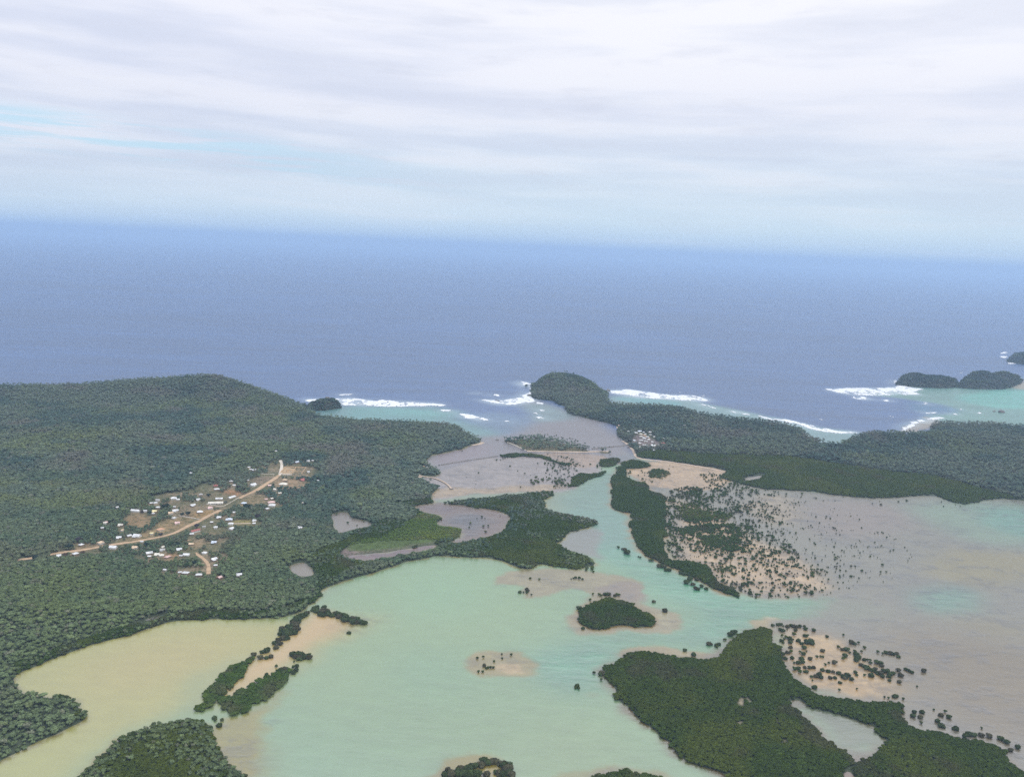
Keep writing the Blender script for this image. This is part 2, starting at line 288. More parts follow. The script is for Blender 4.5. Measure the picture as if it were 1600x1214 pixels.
# ------------------------------------------------------------------ the sea: colour of water and bottom
HZ = 0.68e-4
def alb(px, d):
    """albedo whose lit, hazed surface at distance d has about the colour px"""
    L = lin(px); T = math.exp(-HZ*d); inn = np.array([0.32, 0.45, 0.63])*(1-T); spec = np.array([0.165, 0.185, 0.21]) + 0.02*min(d, 3000)/1000
    return np.clip((L-inn-T*spec)/(T*1.36), 0.012, 0.75)
SURF = [
    ([[(474, 627), (482, 623), (500, 624), (532, 623), (560, 622), (582, 627), (598, 624.5), (615, 627), (640, 628), (665, 629.5), (695, 631.5), (698, 634), (660, 635), (600, 635.5), (560, 634.5), (530, 634), (495, 629)]], 'long white surf line on the reef right of the coastal knob', .42),
    ([[(686, 640), (706, 640), (709, 643), (690, 643)], [(712, 646), (730, 648), (756, 653), (760, 658), (738, 655), (718, 651)], [(534, 616), (550, 616), (550, 618), (534, 618.5)]], 'small streaks of breaking water off the surf line', .5),
    ([[(812, 594), (822, 597), (834, 602), (834, 612), (829, 618), (842, 626), (820, 631), (800, 632.5), (775, 631), (752, 626), (752, 624), (785, 626), (808, 621), (822, 614), (830, 607), (816, 602)]], 'white surf around the western foot of the headland', .42),
    ([[(836, 628), (846, 630), (846, 632), (838, 632)], [(842, 637), (852, 640), (848, 643), (842, 641)], [(832, 644), (840, 645), (840, 648), (832, 647)], [(789, 657), (799, 657), (799, 660), (790, 660)], [(742, 613), (752, 613), (750, 616), (742, 616)], [(766, 616), (780, 617), (780, 620), (768, 619)], [(835, 650), (848, 652), (846, 655), (836, 654)]], 'scattered white caps in the reef mouth', .45),
    ([[(948, 609), (960, 610), (976, 608), (1000, 611), (1030, 616), (1060, 617.5), (1085, 618), (1106, 624), (1103, 628), (1075, 627), (1040, 623), (1005, 622), (975, 617), (954, 615)]], 'white surf line on the reef right of the headland', .42),
    ([[(1092, 629), (1108, 634), (1120, 639), (1112, 639), (1094, 632)], [(1140, 641), (1168, 646), (1168, 649), (1140, 644)], [(1180, 649), (1205, 653.5), (1230, 656.5), (1252, 660.5), (1266, 664.5), (1284, 669.5), (1312, 673.5), (1346, 674.5), (1346, 677.5), (1308, 677), (1278, 673), (1258, 667), (1225, 659.5), (1190, 654)]], 'thin white wash along the reef edge of the eastern bay', .4),
    ([[(1288, 608), (1320, 606.5), (1350, 606), (1378, 607), (1400, 605), (1408, 602), (1424, 605), (1442, 607.5), (1440, 611), (1408, 615), (1382, 618), (1350, 618), (1326, 617), (1312, 615), (1300, 612)], [(1328, 619), (1342, 619), (1360, 623), (1352, 626), (1334, 623)]], 'broad white surf off the low wooded islet', .44),
    ([[(1380, 624), (1392, 625), (1392, 628), (1380, 628)], [(1442, 628.5), (1450, 629), (1450, 633), (1443, 633)], [(1442, 645), (1462, 643), (1464, 646), (1444, 648)], [(1500, 638), (1508, 638), (1508, 641), (1500, 641)], [(1486, 646), (1498, 646), (1498, 649), (1486, 649)], [(1522, 644), (1530, 643), (1530, 646), (1522, 647)], [(1415, 610.5), (1436, 615), (1434, 618), (1412, 617)]], 'scattered white caps in the eastern lagoon mouth', .4),
    ([[(1408, 672), (1414, 664), (1430, 658), (1450, 653.5), (1476, 651), (1478, 653.5), (1452, 657), (1434, 662), (1420, 668), (1414, 676), (1408, 678)]], 'curved white wash rounding the reef point by the eastern forest', .4),
    ([[(1396, 594), (1401, 594), (1401, 601), (1396, 600)], [(1562, 551), (1573, 549), (1574, 552), (1564, 554)], [(1562, 556), (1574, 557), (1573, 561), (1562, 559)], [(1574, 566), (1588, 568), (1588, 570), (1574, 569)], [(1502, 581), (1506, 580), (1506, 584), (1502, 585)]], 'small white surf at the feet of the offshore islets', .4),
]
SEA = np.zeros((NY, NX, 3), np.float32); SEA[:] = np.array([0.012, 0.054, 0.150])
NZ = fbm(GX*0.6, GY*1.3, 30, 5, 19, .7).astype(np.float32)
def layer(poly, col, softm, alpha=1.0, warp=True, closed=True, dist=None):
    wp = trace(poly, 0); m = fill(wp, CX, CY) if warp else fill(wp)
    m = blur(m, softm) if softm else m
    if warp and softm <= 12: m = sstep(0.18, 0.82, m + (NZ-0.5)*3.4*m*(1-m))      # ragged reef edges
    m = m*alpha
    c = np.mean(np.array([q[:2] for q in poly], float), 0); x, y = atz(min(max(c[0], 0), 1600), min(c[1], 1214))
    a = alb(col, math.hypot(math.hypot(float(x), float(y)), CAMH) if dist is None else dist)
    global SEA
    SEA = (SEA + (a.astype(np.float32)-SEA)*m[..., None]).astype(np.float32)
def halo(name, col, rad, k=1.0, d=1300):
    global SEA
    m = np.clip(blur(masks[name], rad)*2.0*k, 0, 1); a = alb(col, d).astype(np.float32)
    m = m*sstep(0.25, 0.6, fbm(GX, GY, 30, 4, 21)+0.12); m = sstep(0.1, 0.9, m + (NZ-0.5)*3.0*m*(1-m))
    SEA = (SEA + (a-SEA)*m[..., None]).astype(np.float32)

layer([(-500, 900), (470, 940), (560, 880), (640, 720), (760, 690), (960, 700), (1000, 716), (1120, 735), (1250, 765), (1600, 782), (2200, 830), (2300, 1400), (-500, 1400)], (168, 182, 172), 6, 1, False)
# pale water over the reef platform, then the lagoon
layer([(455, 650), (480, 640), (530, 636), (620, 637), (700, 636), (740, 650), (770, 668), (790, 700), (700, 720), (560, 675), (480, 660)], (152, 181, 187), 25)
layer([(540, 640), (600, 638), (680, 642), (690, 655), (600, 655), (545, 650)], (150, 188, 190), 20, 0.8)
layer([(820, 612), (845, 628), (880, 640), (970, 664), (990, 700), (960, 730), (660, 790), (650, 720), (720, 690), (790, 672), (830, 648)], (168, 172, 180), 25)
layer([(835, 628), (870, 635), (890, 650), (850, 662), (820, 655), (812, 640)], (160, 182, 190), 20, 0.8)
layer([(780, 632), (815, 636), (825, 655), (790, 664), (700, 655), (720, 640)], (140, 160, 190), 25, 0.7)
layer([(740, 640), (820, 650), (830, 665), (790, 676), (740, 670)], (152, 172, 190), 20, 0.7)
layer([(670, 700), (760, 690), (780, 712), (690, 725), (665, 722)], (172, 172, 180), 15)
layer([(945, 620), (1000, 618), (1100, 628), (1180, 646), (1255, 660), (1300, 672), (1350, 676), (1350, 700), (1250, 690), (1100, 655), (960, 640)], (165, 190, 196), 15)
layer([(955, 622), (1010, 622), (1080, 630), (1060, 636), (990, 634)], (158, 198, 204), 12, 0.8)
layer([(1330, 612), (1420, 606), (1500, 604), (1600, 585), (1900, 600), (1900, 700), (1600, 668), (1480, 660), (1410, 676), (1440, 655), (1500, 648), (1480, 632), (1400, 622)], (158, 186, 188), 22)
layer([(1480, 615), (1600, 608), (1800, 620), (1750, 640), (1600, 642), (1530, 634)], (155, 200, 198), 22, 0.85)
layer([(1560, 598), (1600, 590), (1800, 600), (1700, 612), (1590, 610)], (192, 190, 188), 15, 0.8)
layer([(1410, 632), (1440, 628), (1490, 636), (1510, 644), (1450, 650)], (140, 168, 190), 18, 0.7)
layer([(1412, 668), (1440, 655), (1462, 652), (1460, 676), (1420, 678)], (184, 184, 184), 8, 0.9)
# main lagoon
layer([(-500, 900), (300, 930), (480, 940), (620, 870), (700, 862), (860, 880), (930, 880), (960, 820), (870, 765), (960, 725), (985, 715), (1000, 850), (1160, 930), (1700, 900), (2200, 1000), (2200, 1400), (-500, 1400)], (162, 188, 170), 14)
layer([(955, 735), (990, 735), (985, 830), (1040, 885), (1000, 900), (900, 850), (860, 800), (880, 765)], (150, 180, 176), 20, 0.9)
layer([(870, 764), (935, 742), (968, 728), (958, 770), (900, 800), (850, 784)], (154, 178, 174), 18, 0.8)
layer([(985, 705), (990, 716), (968, 726), (940, 716), (950, 707)], (160, 168, 176), 10)
layer([(500, 930), (640, 880), (830, 885), (850, 960), (640, 1100), (560, 1120), (420, 1110), (470, 1040)], (176, 194, 170), 60, 0.7)
layer([(640, 880), (790, 882), (800, 960), (640, 980), (600, 930)], (164, 196, 176), 50, 0.7)
layer([(560, 1060), (760, 1050), (950, 1090), (1100, 1214), (1000, 1280), (640, 1280), (540, 1160)], (158, 181, 160), 60, 0.8)
layer([(850, 1000), (960, 995), (1110, 960), (1060, 920), (980, 900), (1040, 890), (1180, 945), (1300, 930), (1330, 938), (1200, 965), (1100, 1000), (960, 1010), (930, 1060), (830, 1080), (800, 1010)], (132, 172, 160), 22, 0.85)
layer([(930, 860), (975, 850), (1050, 905), (1160, 945), (1060, 960), (980, 915)], (142, 180, 168), 25, 0.8)
layer([(620, 1010), (700, 990), (720, 1060), (640, 1080)], (150, 183, 166), 40, 0.6)
layer([(820, 1120), (960, 1110), (1010, 1200), (880, 1260), (760, 1200)], (164, 184, 162), 40, 0.6)
# western arm
layer([(-100, 1100), (10, 1050), (100, 1020), (240, 975), (330, 965), (470, 960), (480, 950), (440, 1010), (330, 1060), (295, 1112), (180, 1150), (110, 1215), (60, 1300), (-300, 1300)], (190, 193, 158), 14)
layer([(120, 1040), (250, 1000), (400, 985), (410, 1010), (310, 1070), (240, 1110), (150, 1090)], (199, 192, 160), 45, 0.75)
layer([(-100, 1180), (60, 1160), (150, 1150), (110, 1214), (-100, 1300)], (184, 192, 154), 30, 0.6)
layer([(488, 950), (500, 940), (520, 925), (540, 935), (500, 955), (480, 962)], (186, 186, 166), 12, 0.9)
# spit
layer([(310, 1105), (340, 1070), (400, 1025), (470, 965), (500, 945), (570, 970), (620, 955), (600, 985), (540, 995), (480, 1030), (420, 1080), (350, 1110)], (192, 190, 160), 14, 0.9)
layer([(330, 1100), (390, 1035), (445, 1000), (480, 962), (500, 955), (545, 968), (540, 985), (480, 1005), (440, 1045), (370, 1085)], (210, 193, 166), 9, 0.95, False)
layer([(330, 1120), (400, 1110), (440, 1075), (470, 1050), (490, 1030), (480, 1060), (430, 1110), (400, 1214), (380, 1260), (345, 1190), (335, 1150)], (174, 172, 146), 12, 0.9)
layer([(350, 1180), (400, 1150), (430, 1214), (380, 1260)], (166, 166, 142), 15, 0.8)
# sand bars
layer([(708, 1040), (720, 1022), (760, 1014), (810, 1018), (832, 1032), (815, 1050), (760, 1058), (722, 1052)], (176, 174, 156), 6)
layer([(745, 1045), (770, 1035), (800, 1030), (812, 1038), (790, 1048)], (196, 184, 164), 5, 0.9)
layer([(882, 1072), (900, 1066), (918, 1074), (900, 1080)], (158, 158, 140), 6, 0.8)
layer([(660, 1214), (690, 1192), (740, 1176), (790, 1180), (815, 1200), (815, 1260), (660, 1260)], (168, 166, 142), 6)
layer([(755, 1202), (775, 1195), (790, 1205), (775, 1214)], (184, 176, 140), 4, 0.9, False)
layer([(905, 1214), (925, 1200), (960, 1194), (1000, 1196), (1050, 1212), (1040, 1260), (905, 1260)], (166, 168, 146), 6, 0.8)
layer([(790, 905), (810, 885), (850, 884), (905, 893), (960, 900), (985, 918), (985, 935), (1010, 950), (1050, 962), (1045, 975), (1000, 985), (940, 992), (895, 985), (885, 960), (915, 935), (890, 912), (850, 930), (810, 932), (835, 915)], (178, 176, 164), 7, 0.95)
layer([(905, 930), (925, 905), (980, 915), (1010, 945)], (172, 168, 166), 10, 0.8)
layer([(860, 852), (885, 835), (930, 822), (935, 855), (960, 880), (925, 880), (890, 862)], (166, 172, 174), 12, 0.9)
layer([(925, 1050), (940, 1032), (975, 1012), (1060, 1012), (1125, 1015), (1150, 990), (1195, 964), (1230, 962), (1200, 985), (1150, 1020), (1100, 1040), (1000, 1050), (965, 1075), (950, 1090)], (184, 176, 160), 6, 0.9)
# northern reef flat
layer([(655, 760), (690, 728), (780, 716), (850, 708), (950, 712), (948, 735), (900, 745), (880, 765), (760, 775), (690, 786), (668, 780)], (180, 180, 183), 10)
layer([(675, 782), (690, 765), (760, 765), (870, 750), (870, 764), (760, 776)], (190, 182, 172), 10, 0.9)
layer([(850, 708), (950, 706), (955, 722), (920, 732), (880, 722)], (190, 180, 174), 10, 0.8)
# eastern tidal flat
layer([(990, 732), (1010, 716), (1110, 728), (1200, 760), (1400, 775), (1600, 780), (2200, 820), (2300, 1300), (1600, 1300), (1430, 1120), (1280, 1085), (1220, 1050), (1200, 972), (1240, 966), (1330, 945), (1290, 935), (1160, 940), (1060, 880), (1010, 800)], (164, 168, 166), 12)
layer([(985, 735), (1010, 718), (1110, 729), (1150, 760), (1060, 770), (1000, 752)], (204, 190, 176), 8, 0.9)
layer([(1040, 770), (1100, 800), (1180, 850), (1260, 880), (1300, 925), (1160, 938), (1060, 872)], (204, 190, 174), 14, 0.9)
layer([(1140, 790), (1190, 770), (1260, 790), (1230, 830), (1180, 810)], (192, 186, 176), 14, 0.7)
layer([(1250, 775), (1400, 782), (1440, 810), (1330, 850), (1250, 810)], (172, 170, 172), 30, 0.7)
layer([(1410, 790), (1500, 785), (1600, 790), (1800, 810), (1800, 850), (1560, 850), (1470, 830)], (158, 180, 172), 30, 0.8)
layer([(1520, 800), (1600, 795), (1750, 815), (1700, 845), (1560, 835)], (140, 178, 172), 22, 0.8)
layer([(1460, 850), (1560, 860), (1800, 860), (1800, 920), (1600, 905), (1540, 920), (1420, 900)], (174, 174, 160), 22, 0.7)
layer([(1425, 958), (1440, 935), (1470, 918), (1510, 918), (1545, 934), (1530, 950), (1480, 965)], (138, 172, 164), 18, 0.75)
layer([(1210, 955), (1300, 940), (1340, 938), (1400, 960), (1360, 975), (1270, 965)], (160, 168, 164), 16, 0.8)
layer([(1460, 975), (1560, 970), (1700, 990), (1560, 1005)], (170, 168, 154), 25, 0.6)
layer([(1205, 985), (1240, 972), (1330, 1000), (1420, 1060), (1430, 1100), (1290, 1085), (1225, 1045)], (203, 186, 164), 14, 0.9)
layer([(1270, 1068), (1330, 1065), (1400, 1085), (1340, 1088), (1280, 1082)], (208, 186, 158), 10, 0.7)
layer([(1350, 970), (1500, 1000), (1700, 1030), (1700, 1200), (1590, 1170), (1450, 1120), (1420, 1060)], (154, 151, 137), 40, 0.85)
layer([(1195, 966), (1202, 962), (1216, 969), (1208, 970)], (210, 205, 190), 3, 0.8, False)
for nm, c_, rd in (('big_island', (150, 150, 136), 14), ('oval_island', (172, 164, 150), 14), ('channel_bank', (176, 168, 156), 12), ('southwest_island', (176, 174, 148), 7), ('west_land', (176, 177, 158), 5), ('near_islet', (150, 148, 130), 9)):
    halo(nm, c_, rd, 0.85)
# pools and mud inside the land
layer(POND1, (164, 165, 166), 2, 1, False); layer(POND2, (166, 166, 164), 2, 1, False); layer(INLET, (186, 188, 188), 2, 1, False); layer(STRIPMUD, (128, 120, 116), 2, 1, False)
layer(MUD, (150, 147, 150), 3, 1, False); layer(MUD2, (146, 140, 142), 3, 1, False)
layer([(690, 815), (720, 800), (775, 810), (740, 835), (720, 842), (735, 826), (715, 820)], (122, 112, 114), 10, 0.8, False)
layer([(660, 790), (720, 792), (700, 800), (670, 797)], (138, 126, 132), 6, 0.7, False)
layer([(1240, 1094), (1262, 1096), (1370, 1136), (1390, 1157), (1335, 1182), (1316, 1160)], (150, 160, 154), 6, 1.0, False)
layer([(1310, 1190), (1340, 1180), (1336, 1260), (1300, 1260)], (160, 152, 148), 4, 1.0, False)

WN = sstep(.25, .6, fbm(GX*.6, GY, 40, 4, 57)+.1)
for polys_, lab_, thr_ in SURF:          # churned pale water round the surf
    for p_ in polys_:
        m = (np.clip(blur(fill(trace(p_, 0), CX*0.5+GX*0.5, CY*0.5+GY*0.5), 20)*0.95, 0, .62)*WN)[..., None]; SEA = (SEA + (np.array([0.42, 0.50, 0.52], np.float32)-SEA)*m).astype(np.float32)
ROUGH = np.zeros((NY, NX), np.float32)
for p_ in ([(655, 760), (690, 728), (780, 716), (850, 708), (950, 712), (948, 735), (900, 745), (880, 765), (760, 775), (690, 786)], [(990, 732), (1010, 716), (1110, 728), (1200, 760), (1400, 775), (1600, 780), (2200, 820), (2300, 1300), (1600, 1300), (1430, 1120), (1280, 1085), (1220, 1050), (1200, 972), (1330, 945), (1160, 940), (1060, 880), (1010, 800)],
           [(790, 905), (810, 885), (905, 893), (985, 918), (1010, 950), (1050, 962), (1045, 975), (1000, 985), (895, 985), (885, 960), (890, 912), (810, 932)], [(708, 1040), (720, 1022), (760, 1014), (832, 1032), (815, 1050), (760, 1058)], [(330, 1120), (440, 1075), (490, 1030), (480, 1060), (400, 1214), (380, 1260), (335, 1150)],
           [(660, 1214), (690, 1192), (740, 1176), (815, 1200), (815, 1260), (660, 1260)], [(925, 1050), (975, 1012), (1060, 1012), (1125, 1015), (1195, 964), (1230, 962), (1100, 1040), (965, 1075)], [(646, 790), (725, 786), (800, 806), (775, 837), (700, 852)], [(560, 955), (620, 955), (600, 985), (540, 995)]): fill(trace(p_, 0), CX, CY, ROUGH)
ROUGH = blur(ROUGH, 12)
def build_sea():
    az = np.concatenate([np.linspace(-1.35, -0.62, 60, endpoint=False), np.linspace(-0.62, 0.62, 1150), np.linspace(0.62, 1.35, 61)[1:]])
    dep = np.linspace(R(50), R(5.5), 760)
    rr = np.concatenate([CAMH/np.tan(dep), np.geomspace(CAMH/math.tan(R(5.5)), 60000, 120)[1:]])
    rg, ag = np.meshgrid(rr, az, indexing='ij')
    x = rg*np.sin(ag); y = rg*np.cos(ag)
    xs, ys = x.ravel(), y.ravel()
    jx = xs + (fbm(xs, ys, 14, 3, 31)-0.5)*12; jy = ys + (fbm(xs, ys, 14, 3, 33)-0.5)*12
    col = samp(SEA, jx, jy)
    far = sstep(4300, 4750, np.hypot(xs, ys))[:, None]
    col = col*(1-far) + np.array([0.012, 0.054, 0.150])*far
    # worn, mottled bottom: coral rubble and weed on the flats
    sh = sstep(0.10, 0.25, col[:, 0])
    rg_ = samp(ROUGH, xs, ys)
    mot = 1 + sh*(0.12+rg_)*((fbm(xs*.6, ys*1.2, 8, 4, 41, .7)-0.5)*0.85 + (fbm(xs*0.8+ys*0.5, ys*2.0, 90, 5, 43, .6)-0.5)*0.34)
    stain = (sstep(0.54, 0.72, fbm(xs*.7, ys*1.3, 22, 5, 47, .7))*0.36 + sstep(0.90, 0.99, 1-np.abs(2*fbm(xs, ys*1.2, 170, 5, 49, .55)-1))*0.16)*rg_          # weed and coral rubble
    mot = mot*(1-stain)
    col = col*mot[:, None]
    # trees above, so that nothing of the sheet shows through: leave the sheet flat
    me = mesh_np('sea', np.stack([xs, ys, np.zeros_like(xs)], 1), gridquads(len(rr), len(az))[:, ::-1], M_SEA, smooth=True)
    colattr(me, col)
    o = link('sea', me); tag(o, 'deep blue ocean turning to turquoise and sandy shallow lagoon water', 'water', kind='structure')
def mat_sea():
    m, g = newmat('sea_water')
    col = g.n('ShaderNodeAttribute', attribute_name='col').outputs[0]
    pos = g.n('ShaderNodeNewGeometry').outputs['Position']
    sx = g.n('ShaderNodeMapping', {'Vector': pos, 'Scale': (1, 1.9, 1), 'Rotation': (0, 0, 0.25)}).outputs[0]
    n1 = g.noise(sx, 0.035, 6, 0.62); n2 = g.noise(sx, 0.006, 4, 0.5)
    st1 = g.noise(g.n('ShaderNodeMapping', {'Vector': pos, 'Scale': (0.18, 1, 1), 'Rotation': (0, 0, 0.1)}).outputs[0], 0.011, 5, 0.6)
    st2 = g.noise(g.n('ShaderNodeMapping', {'Vector': pos, 'Scale': (0.35, 1, 1), 'Rotation': (0, 0, -0.15)}).outputs[0], 0.0011, 4, 0.5)
    deep = g.ramp(g.n('ShaderNodeSeparateColor', {0: col}).outputs[0], [(0.04, (1, 1, 1)), (0.16, (0, 0, 0))])
    c = g.mix(1.0, col, g.mix(deep, g.ramp(n1, [(0.3, (0.95,)*3), (0.7, (1.05,)*3)]), g.ramp(n1, [(0.3, (0.80,)*3), (0.7, (1.18,)*3)])), 'MULTIPLY')
    sw = g.m('MULTIPLY', g.m('MULTIPLY_ADD', st1, 1.1, 0.45), g.m('MULTIPLY_ADD', st2, 0.9, 0.55))
    c = g.mix(deep, c, g.mix(1.0, c, g.n('ShaderNodeCombineColor', {0: sw, 1: sw, 2: sw}).outputs[0], 'MULTIPLY'))
    bmp = g.n('ShaderNodeBump', {'Height': g.m('MULTIPLY_ADD', st1, g.m('MULTIPLY', deep, 1.4), n1), 'Strength': g.m('ADD', 0.05, g.m('MULTIPLY', deep, 0.52)), 'Distance': 3.0})
    fr = g.n('ShaderNodeFresnel', {'IOR': 1.33, 'Normal': bmp.outputs[0]}).outputs[0]
    fac = g.m('MINIMUM', g.m('MULTIPLY', fr, g.m('ADD', 0.32, g.m('MULTIPLY', deep, 0.12))), g.m('ADD', 0.18, g.m('MULTIPLY', deep, 0.07)))
    d = g.n('ShaderNodeBsdfDiffuse', {0: c})
    gl = g.n('ShaderNodeBsdfGlossy', {0: (1, 1, 1, 1), 'Roughness': 0.3, 'Normal': bmp.outputs[0]})
    g.n('ShaderNodeOutputMaterial', {0: g.n('ShaderNodeMixShader', {0: fac, 1: d, 2: gl})})
    return m
M_SEA = mat_sea(); build_sea()

# ------------------------------------------------------------------ village ground, roads
VILLAGE = [(60, 866), (150, 838), (200, 800), (240, 772), (310, 765), (380, 725), (440, 716), (492, 720), (486, 760), (474, 775), (430, 800), (405, 825), (362, 850), (350, 907), (256, 905), (222, 870), (140, 868)]
FIELDS = [  # open ground: outline, colour
    ([(195, 806), (220, 802), (236, 806), (243, 812), (232, 820), (216, 828), (200, 826), (194, 815)], (128, 108, 80)),
    ([(255, 812), (280, 810), (300, 812), (296, 822), (270, 830), (250, 832), (232, 842), (205, 850), (190, 846), (215, 838), (240, 826)], (130, 112, 82)),
    ([(345, 764), (372, 768), (378, 775), (360, 774)], (146, 108, 78)),
    ([(395, 748), (420, 744), (430, 746), (415, 756), (396, 760)], (118, 104, 88)),
    ([(312, 796), (345, 798), (330, 806), (300, 812), (290, 806)], (136, 112, 76)),
    ([(438, 748), (470, 750), (486, 760), (462, 765), (434, 764), (424, 757)], (138, 118, 94)),
    ([(392, 774), (415, 776), (424, 784), (400, 790), (376, 792), (368, 790)], (122, 108, 82)),
    ([(363, 812), (395, 812), (394, 818), (362, 820)], (132, 122, 74)),
    ([(112, 862), (124, 848), (140, 851), (150, 856), (130, 861)], (124, 104, 78)),
    ([(300, 846), (316, 846), (310, 858), (296, 860)], (132, 112, 84)),
    ([(250, 868), (270, 866), (276, 870), (258, 876)], (150, 116, 86)),
    ([(336, 897), (356, 904), (352, 908), (334, 902)], (150, 110, 84)),
    ([(1000, 678), (1018, 686), (1030, 690), (1036, 696), (1018, 702), (1000, 700), (985, 692), (990, 680)], (112, 100, 98))]
MEADOW = [(545, 848), (600, 838), (640, 812), (660, 800), (684, 806), (680, 820), (715, 824), (728, 830), (710, 843), (660, 853), (610, 858), (560, 864), (540, 858)]
BROWNMUD = [(540, 850), (610, 846), (705, 845), (610, 860), (560, 866), (530, 872)]
LCOL = np.zeros((NY, NX, 3), np.float32); LCOL[:] = (0.055, 0.068, 0.040)
OPEN = np.zeros((NY, NX), np.float32); CLEAR = np.zeros((NY, NX), np.float32)
def paint(mask, c, s=3):
    global LCOL
    m = blur(mask, s)[..., None]; LCOL = (LCOL + (np.asarray(c, np.float32)-LCOL)*m).astype(np.float32)
vm = fill(groly(VILLAGE)); paint(vm, (0.120, 0.112, 0.062), 12)
gm = vm*sstep(.45, .6, fbm(GX, GY, 40, 4, 99)); paint(gm, (0.19, 0.15, 0.095), 4)
for nm in ('palm_islet',): paint(masks[nm], (0.16, 0.14, 0.08), 4)
for p_, c in FIELDS:
    f = fill(groly(p_)); OPEN = np.maximum(OPEN, f); paint(f, lin(c)*1.0, 5)
bm = fill(groly(BROWNMUD)); paint(bm, lin((118, 104, 100))); OPEN = np.maximum(OPEN, bm)
for q_ in ([(1148, 1090), (1156, 1088), (1161, 1098), (1158, 1106), (1151, 1100)], [(1162, 1088), (1168, 1087), (1169, 1093), (1164, 1094)], [(1154, 1126), (1161, 1127), (1162, 1134), (1155, 1133)], [(1208, 1119), (1216, 1121), (1214, 1127), (1209, 1125)], [(1221, 1156), (1231, 1155), (1229, 1164), (1222, 1162)], [(1243, 1140), (1249, 1140), (1248, 1145), (1243, 1144)], [(1175, 1092), (1180, 1092), (1180, 1098), (1175, 1097)]):
    f = fill(groly(q_)); OPEN = np.maximum(OPEN, f); paint(f, lin((190, 172, 146))*.8, 1)
mead = fill(groly(MEADOW)); paint(mead, (0.07, 0.10, 0.03), 4)
for nm in ('headland_knob', 'wooded_islet', 'domed_islet', 'far_islet'): paint(blur(masks[nm], 15), (0.045, 0.042, 0.04), 3)

def polyline(pts, it=2):
    p = np.array(pts, float); x, y, z = ground(p[:, 0], p[:, 1]); return chaikin(np.stack([x, y], 1), False, it)
def resample(w, step):
    d = np.r_[0, np.cumsum(np.linalg.norm(np.diff(w, axis=0), axis=1))]; n = max(2, int(d[-1]/step)+1)
    t = np.linspace(0, d[-1], n); return np.stack([np.interp(t, d, w[:, 0]), np.interp(t, d, w[:, 1])], 1)
def ribbon_mask(w, width):
    r = resample(w, 2.0)
    for x, y in r:
        i = (x-X0)/RES; j = (y-Y0)/RES; k = int(width/RES/2)+2
        i0, i1, j0, j1 = int(i)-k, int(i)+k+2, int(j)-k, int(j)+k+2
        s = (slice(max(j0, 0), j1), slice(max(i0, 0), i1))
        CLEAR[s] = np.maximum(CLEAR[s], ((GX[s]-x)**2+(GY[s]-y)**2 < (width/2)**2))
def normals(r):
    t = np.gradient(r, axis=0); t /= np.linalg.norm(t, axis=1)[:, None]; return np.stack([-t[:, 1], t[:, 0]], 1)
def ribbon(name, pts, width, mat, dz=0.25, jit=0.32, zfix=None, clear=True, cross=4):
    w = polyline(pts) if zfix is None else chaikin(np.stack(atz(*np.array(pts, float).T, zfix), 1), False, 2)
    if clear: ribbon_mask(w, width+3)
    r = resample(w, 4.0); n = normals(r)
    wd = width*(1+jit*(fbm(r[:, 0], r[:, 1], 18, 3, 51)-0.5)*2)
    rows = []
    for k in range(cross+1):
        s = (k/cross-0.5); p = r + n*(wd*s)[:, None]
        zz = np.maximum(samp(HGT, p[:, 0], p[:, 1]), 0.0)+dz if zfix is None else np.full(len(p), zfix)
        rows.append(np.stack([p[:, 0], p[:, 1], zz + dz*(1-(2*s)**2)*0.6], 1))
    co = np.concatenate(rows); me = mesh_np(name, co, gridquads(cross+1, len(r))[:, ::-1], mat, smooth=True)
    return link(name, me)
M_DIRT = m_simple('laterite_dirt', lin((178, 152, 122))*0.9, 0.95, 0.22, 0.15)
M_PALE = m_simple('pale_concrete', lin((206, 196, 180))*0.9, 0.9, 0.12, 0.2)
M_SAND = m_simple('coral_sand', lin((186, 168, 148))*0.85, 0.95, 0.18, 0.12)
M_STONE = m_simple('dark_coral_stone', (0.17, 0.155, 0.14), 0.9, 0.4, 0.5)
M_FOAM = m_simple('sea_foam', (0.66, 0.68, 0.69), 0.9, 0.16, 0.05)
MAINROAD = [(-60, 888), (0, 882), (15, 877), (37, 873.5), (50, 872), (84, 865), (97, 863), (124, 860), (147, 856), (175, 851), (217, 845), (250, 839), (275, 832.5), (295, 821), (315, 812.5), (332, 802.5), (350, 795), (367, 782.5), (382, 774), (400, 767), (425, 751), (437, 742)]
for seg in ([(36, 873.5), (52, 872)], [(82, 865.5), (104, 862.5)], [(118, 861), (147, 856)], MAINROAD[9:]): ribbon_mask(polyline(seg), 11)
tag(ribbon('dirt_road', MAINROAD, 8.0, M_DIRT, clear=False), 'reddish dirt road running through the village houses', 'road', kind='structure')
tag(ribbon('concrete_road', [(437, 742.5), (440, 732), (440.5, 725), (438, 719)], 6, M_PALE), 'pale concrete road climbing from the end of the dirt road', 'road', kind='structure')
tag(ribbon('footpath', [(315.6, 845.5), (311, 854), (305.5, 859.5), (306.6, 865), (315.6, 871), (321, 876), (325.7, 882), (326, 889), (325.7, 897)], 5.5, M_DIRT, 0.3), 'orange earth path winding down between the lower houses', 'path', kind='structure')
tag(ribbon('footpath', [(305, 860.5), (298.7, 861), (290, 862)], 4, M_DIRT, 0.35), 'short earth branch off the winding orange path', 'path', kind='structure')
tag(ribbon('footpath', [(315.6, 845), (304, 843.5), (293, 844)], 3.5, M_DIRT, 0.35), 'thin earth path along the top of the winding orange path', 'path', kind='structure')
tag(ribbon('footpath', [(361, 818), (375, 818), (392, 817.5)], 5, M_SAND, 0.3), 'sandy yellow lane between two pairs of white houses', 'path', kind='structure')
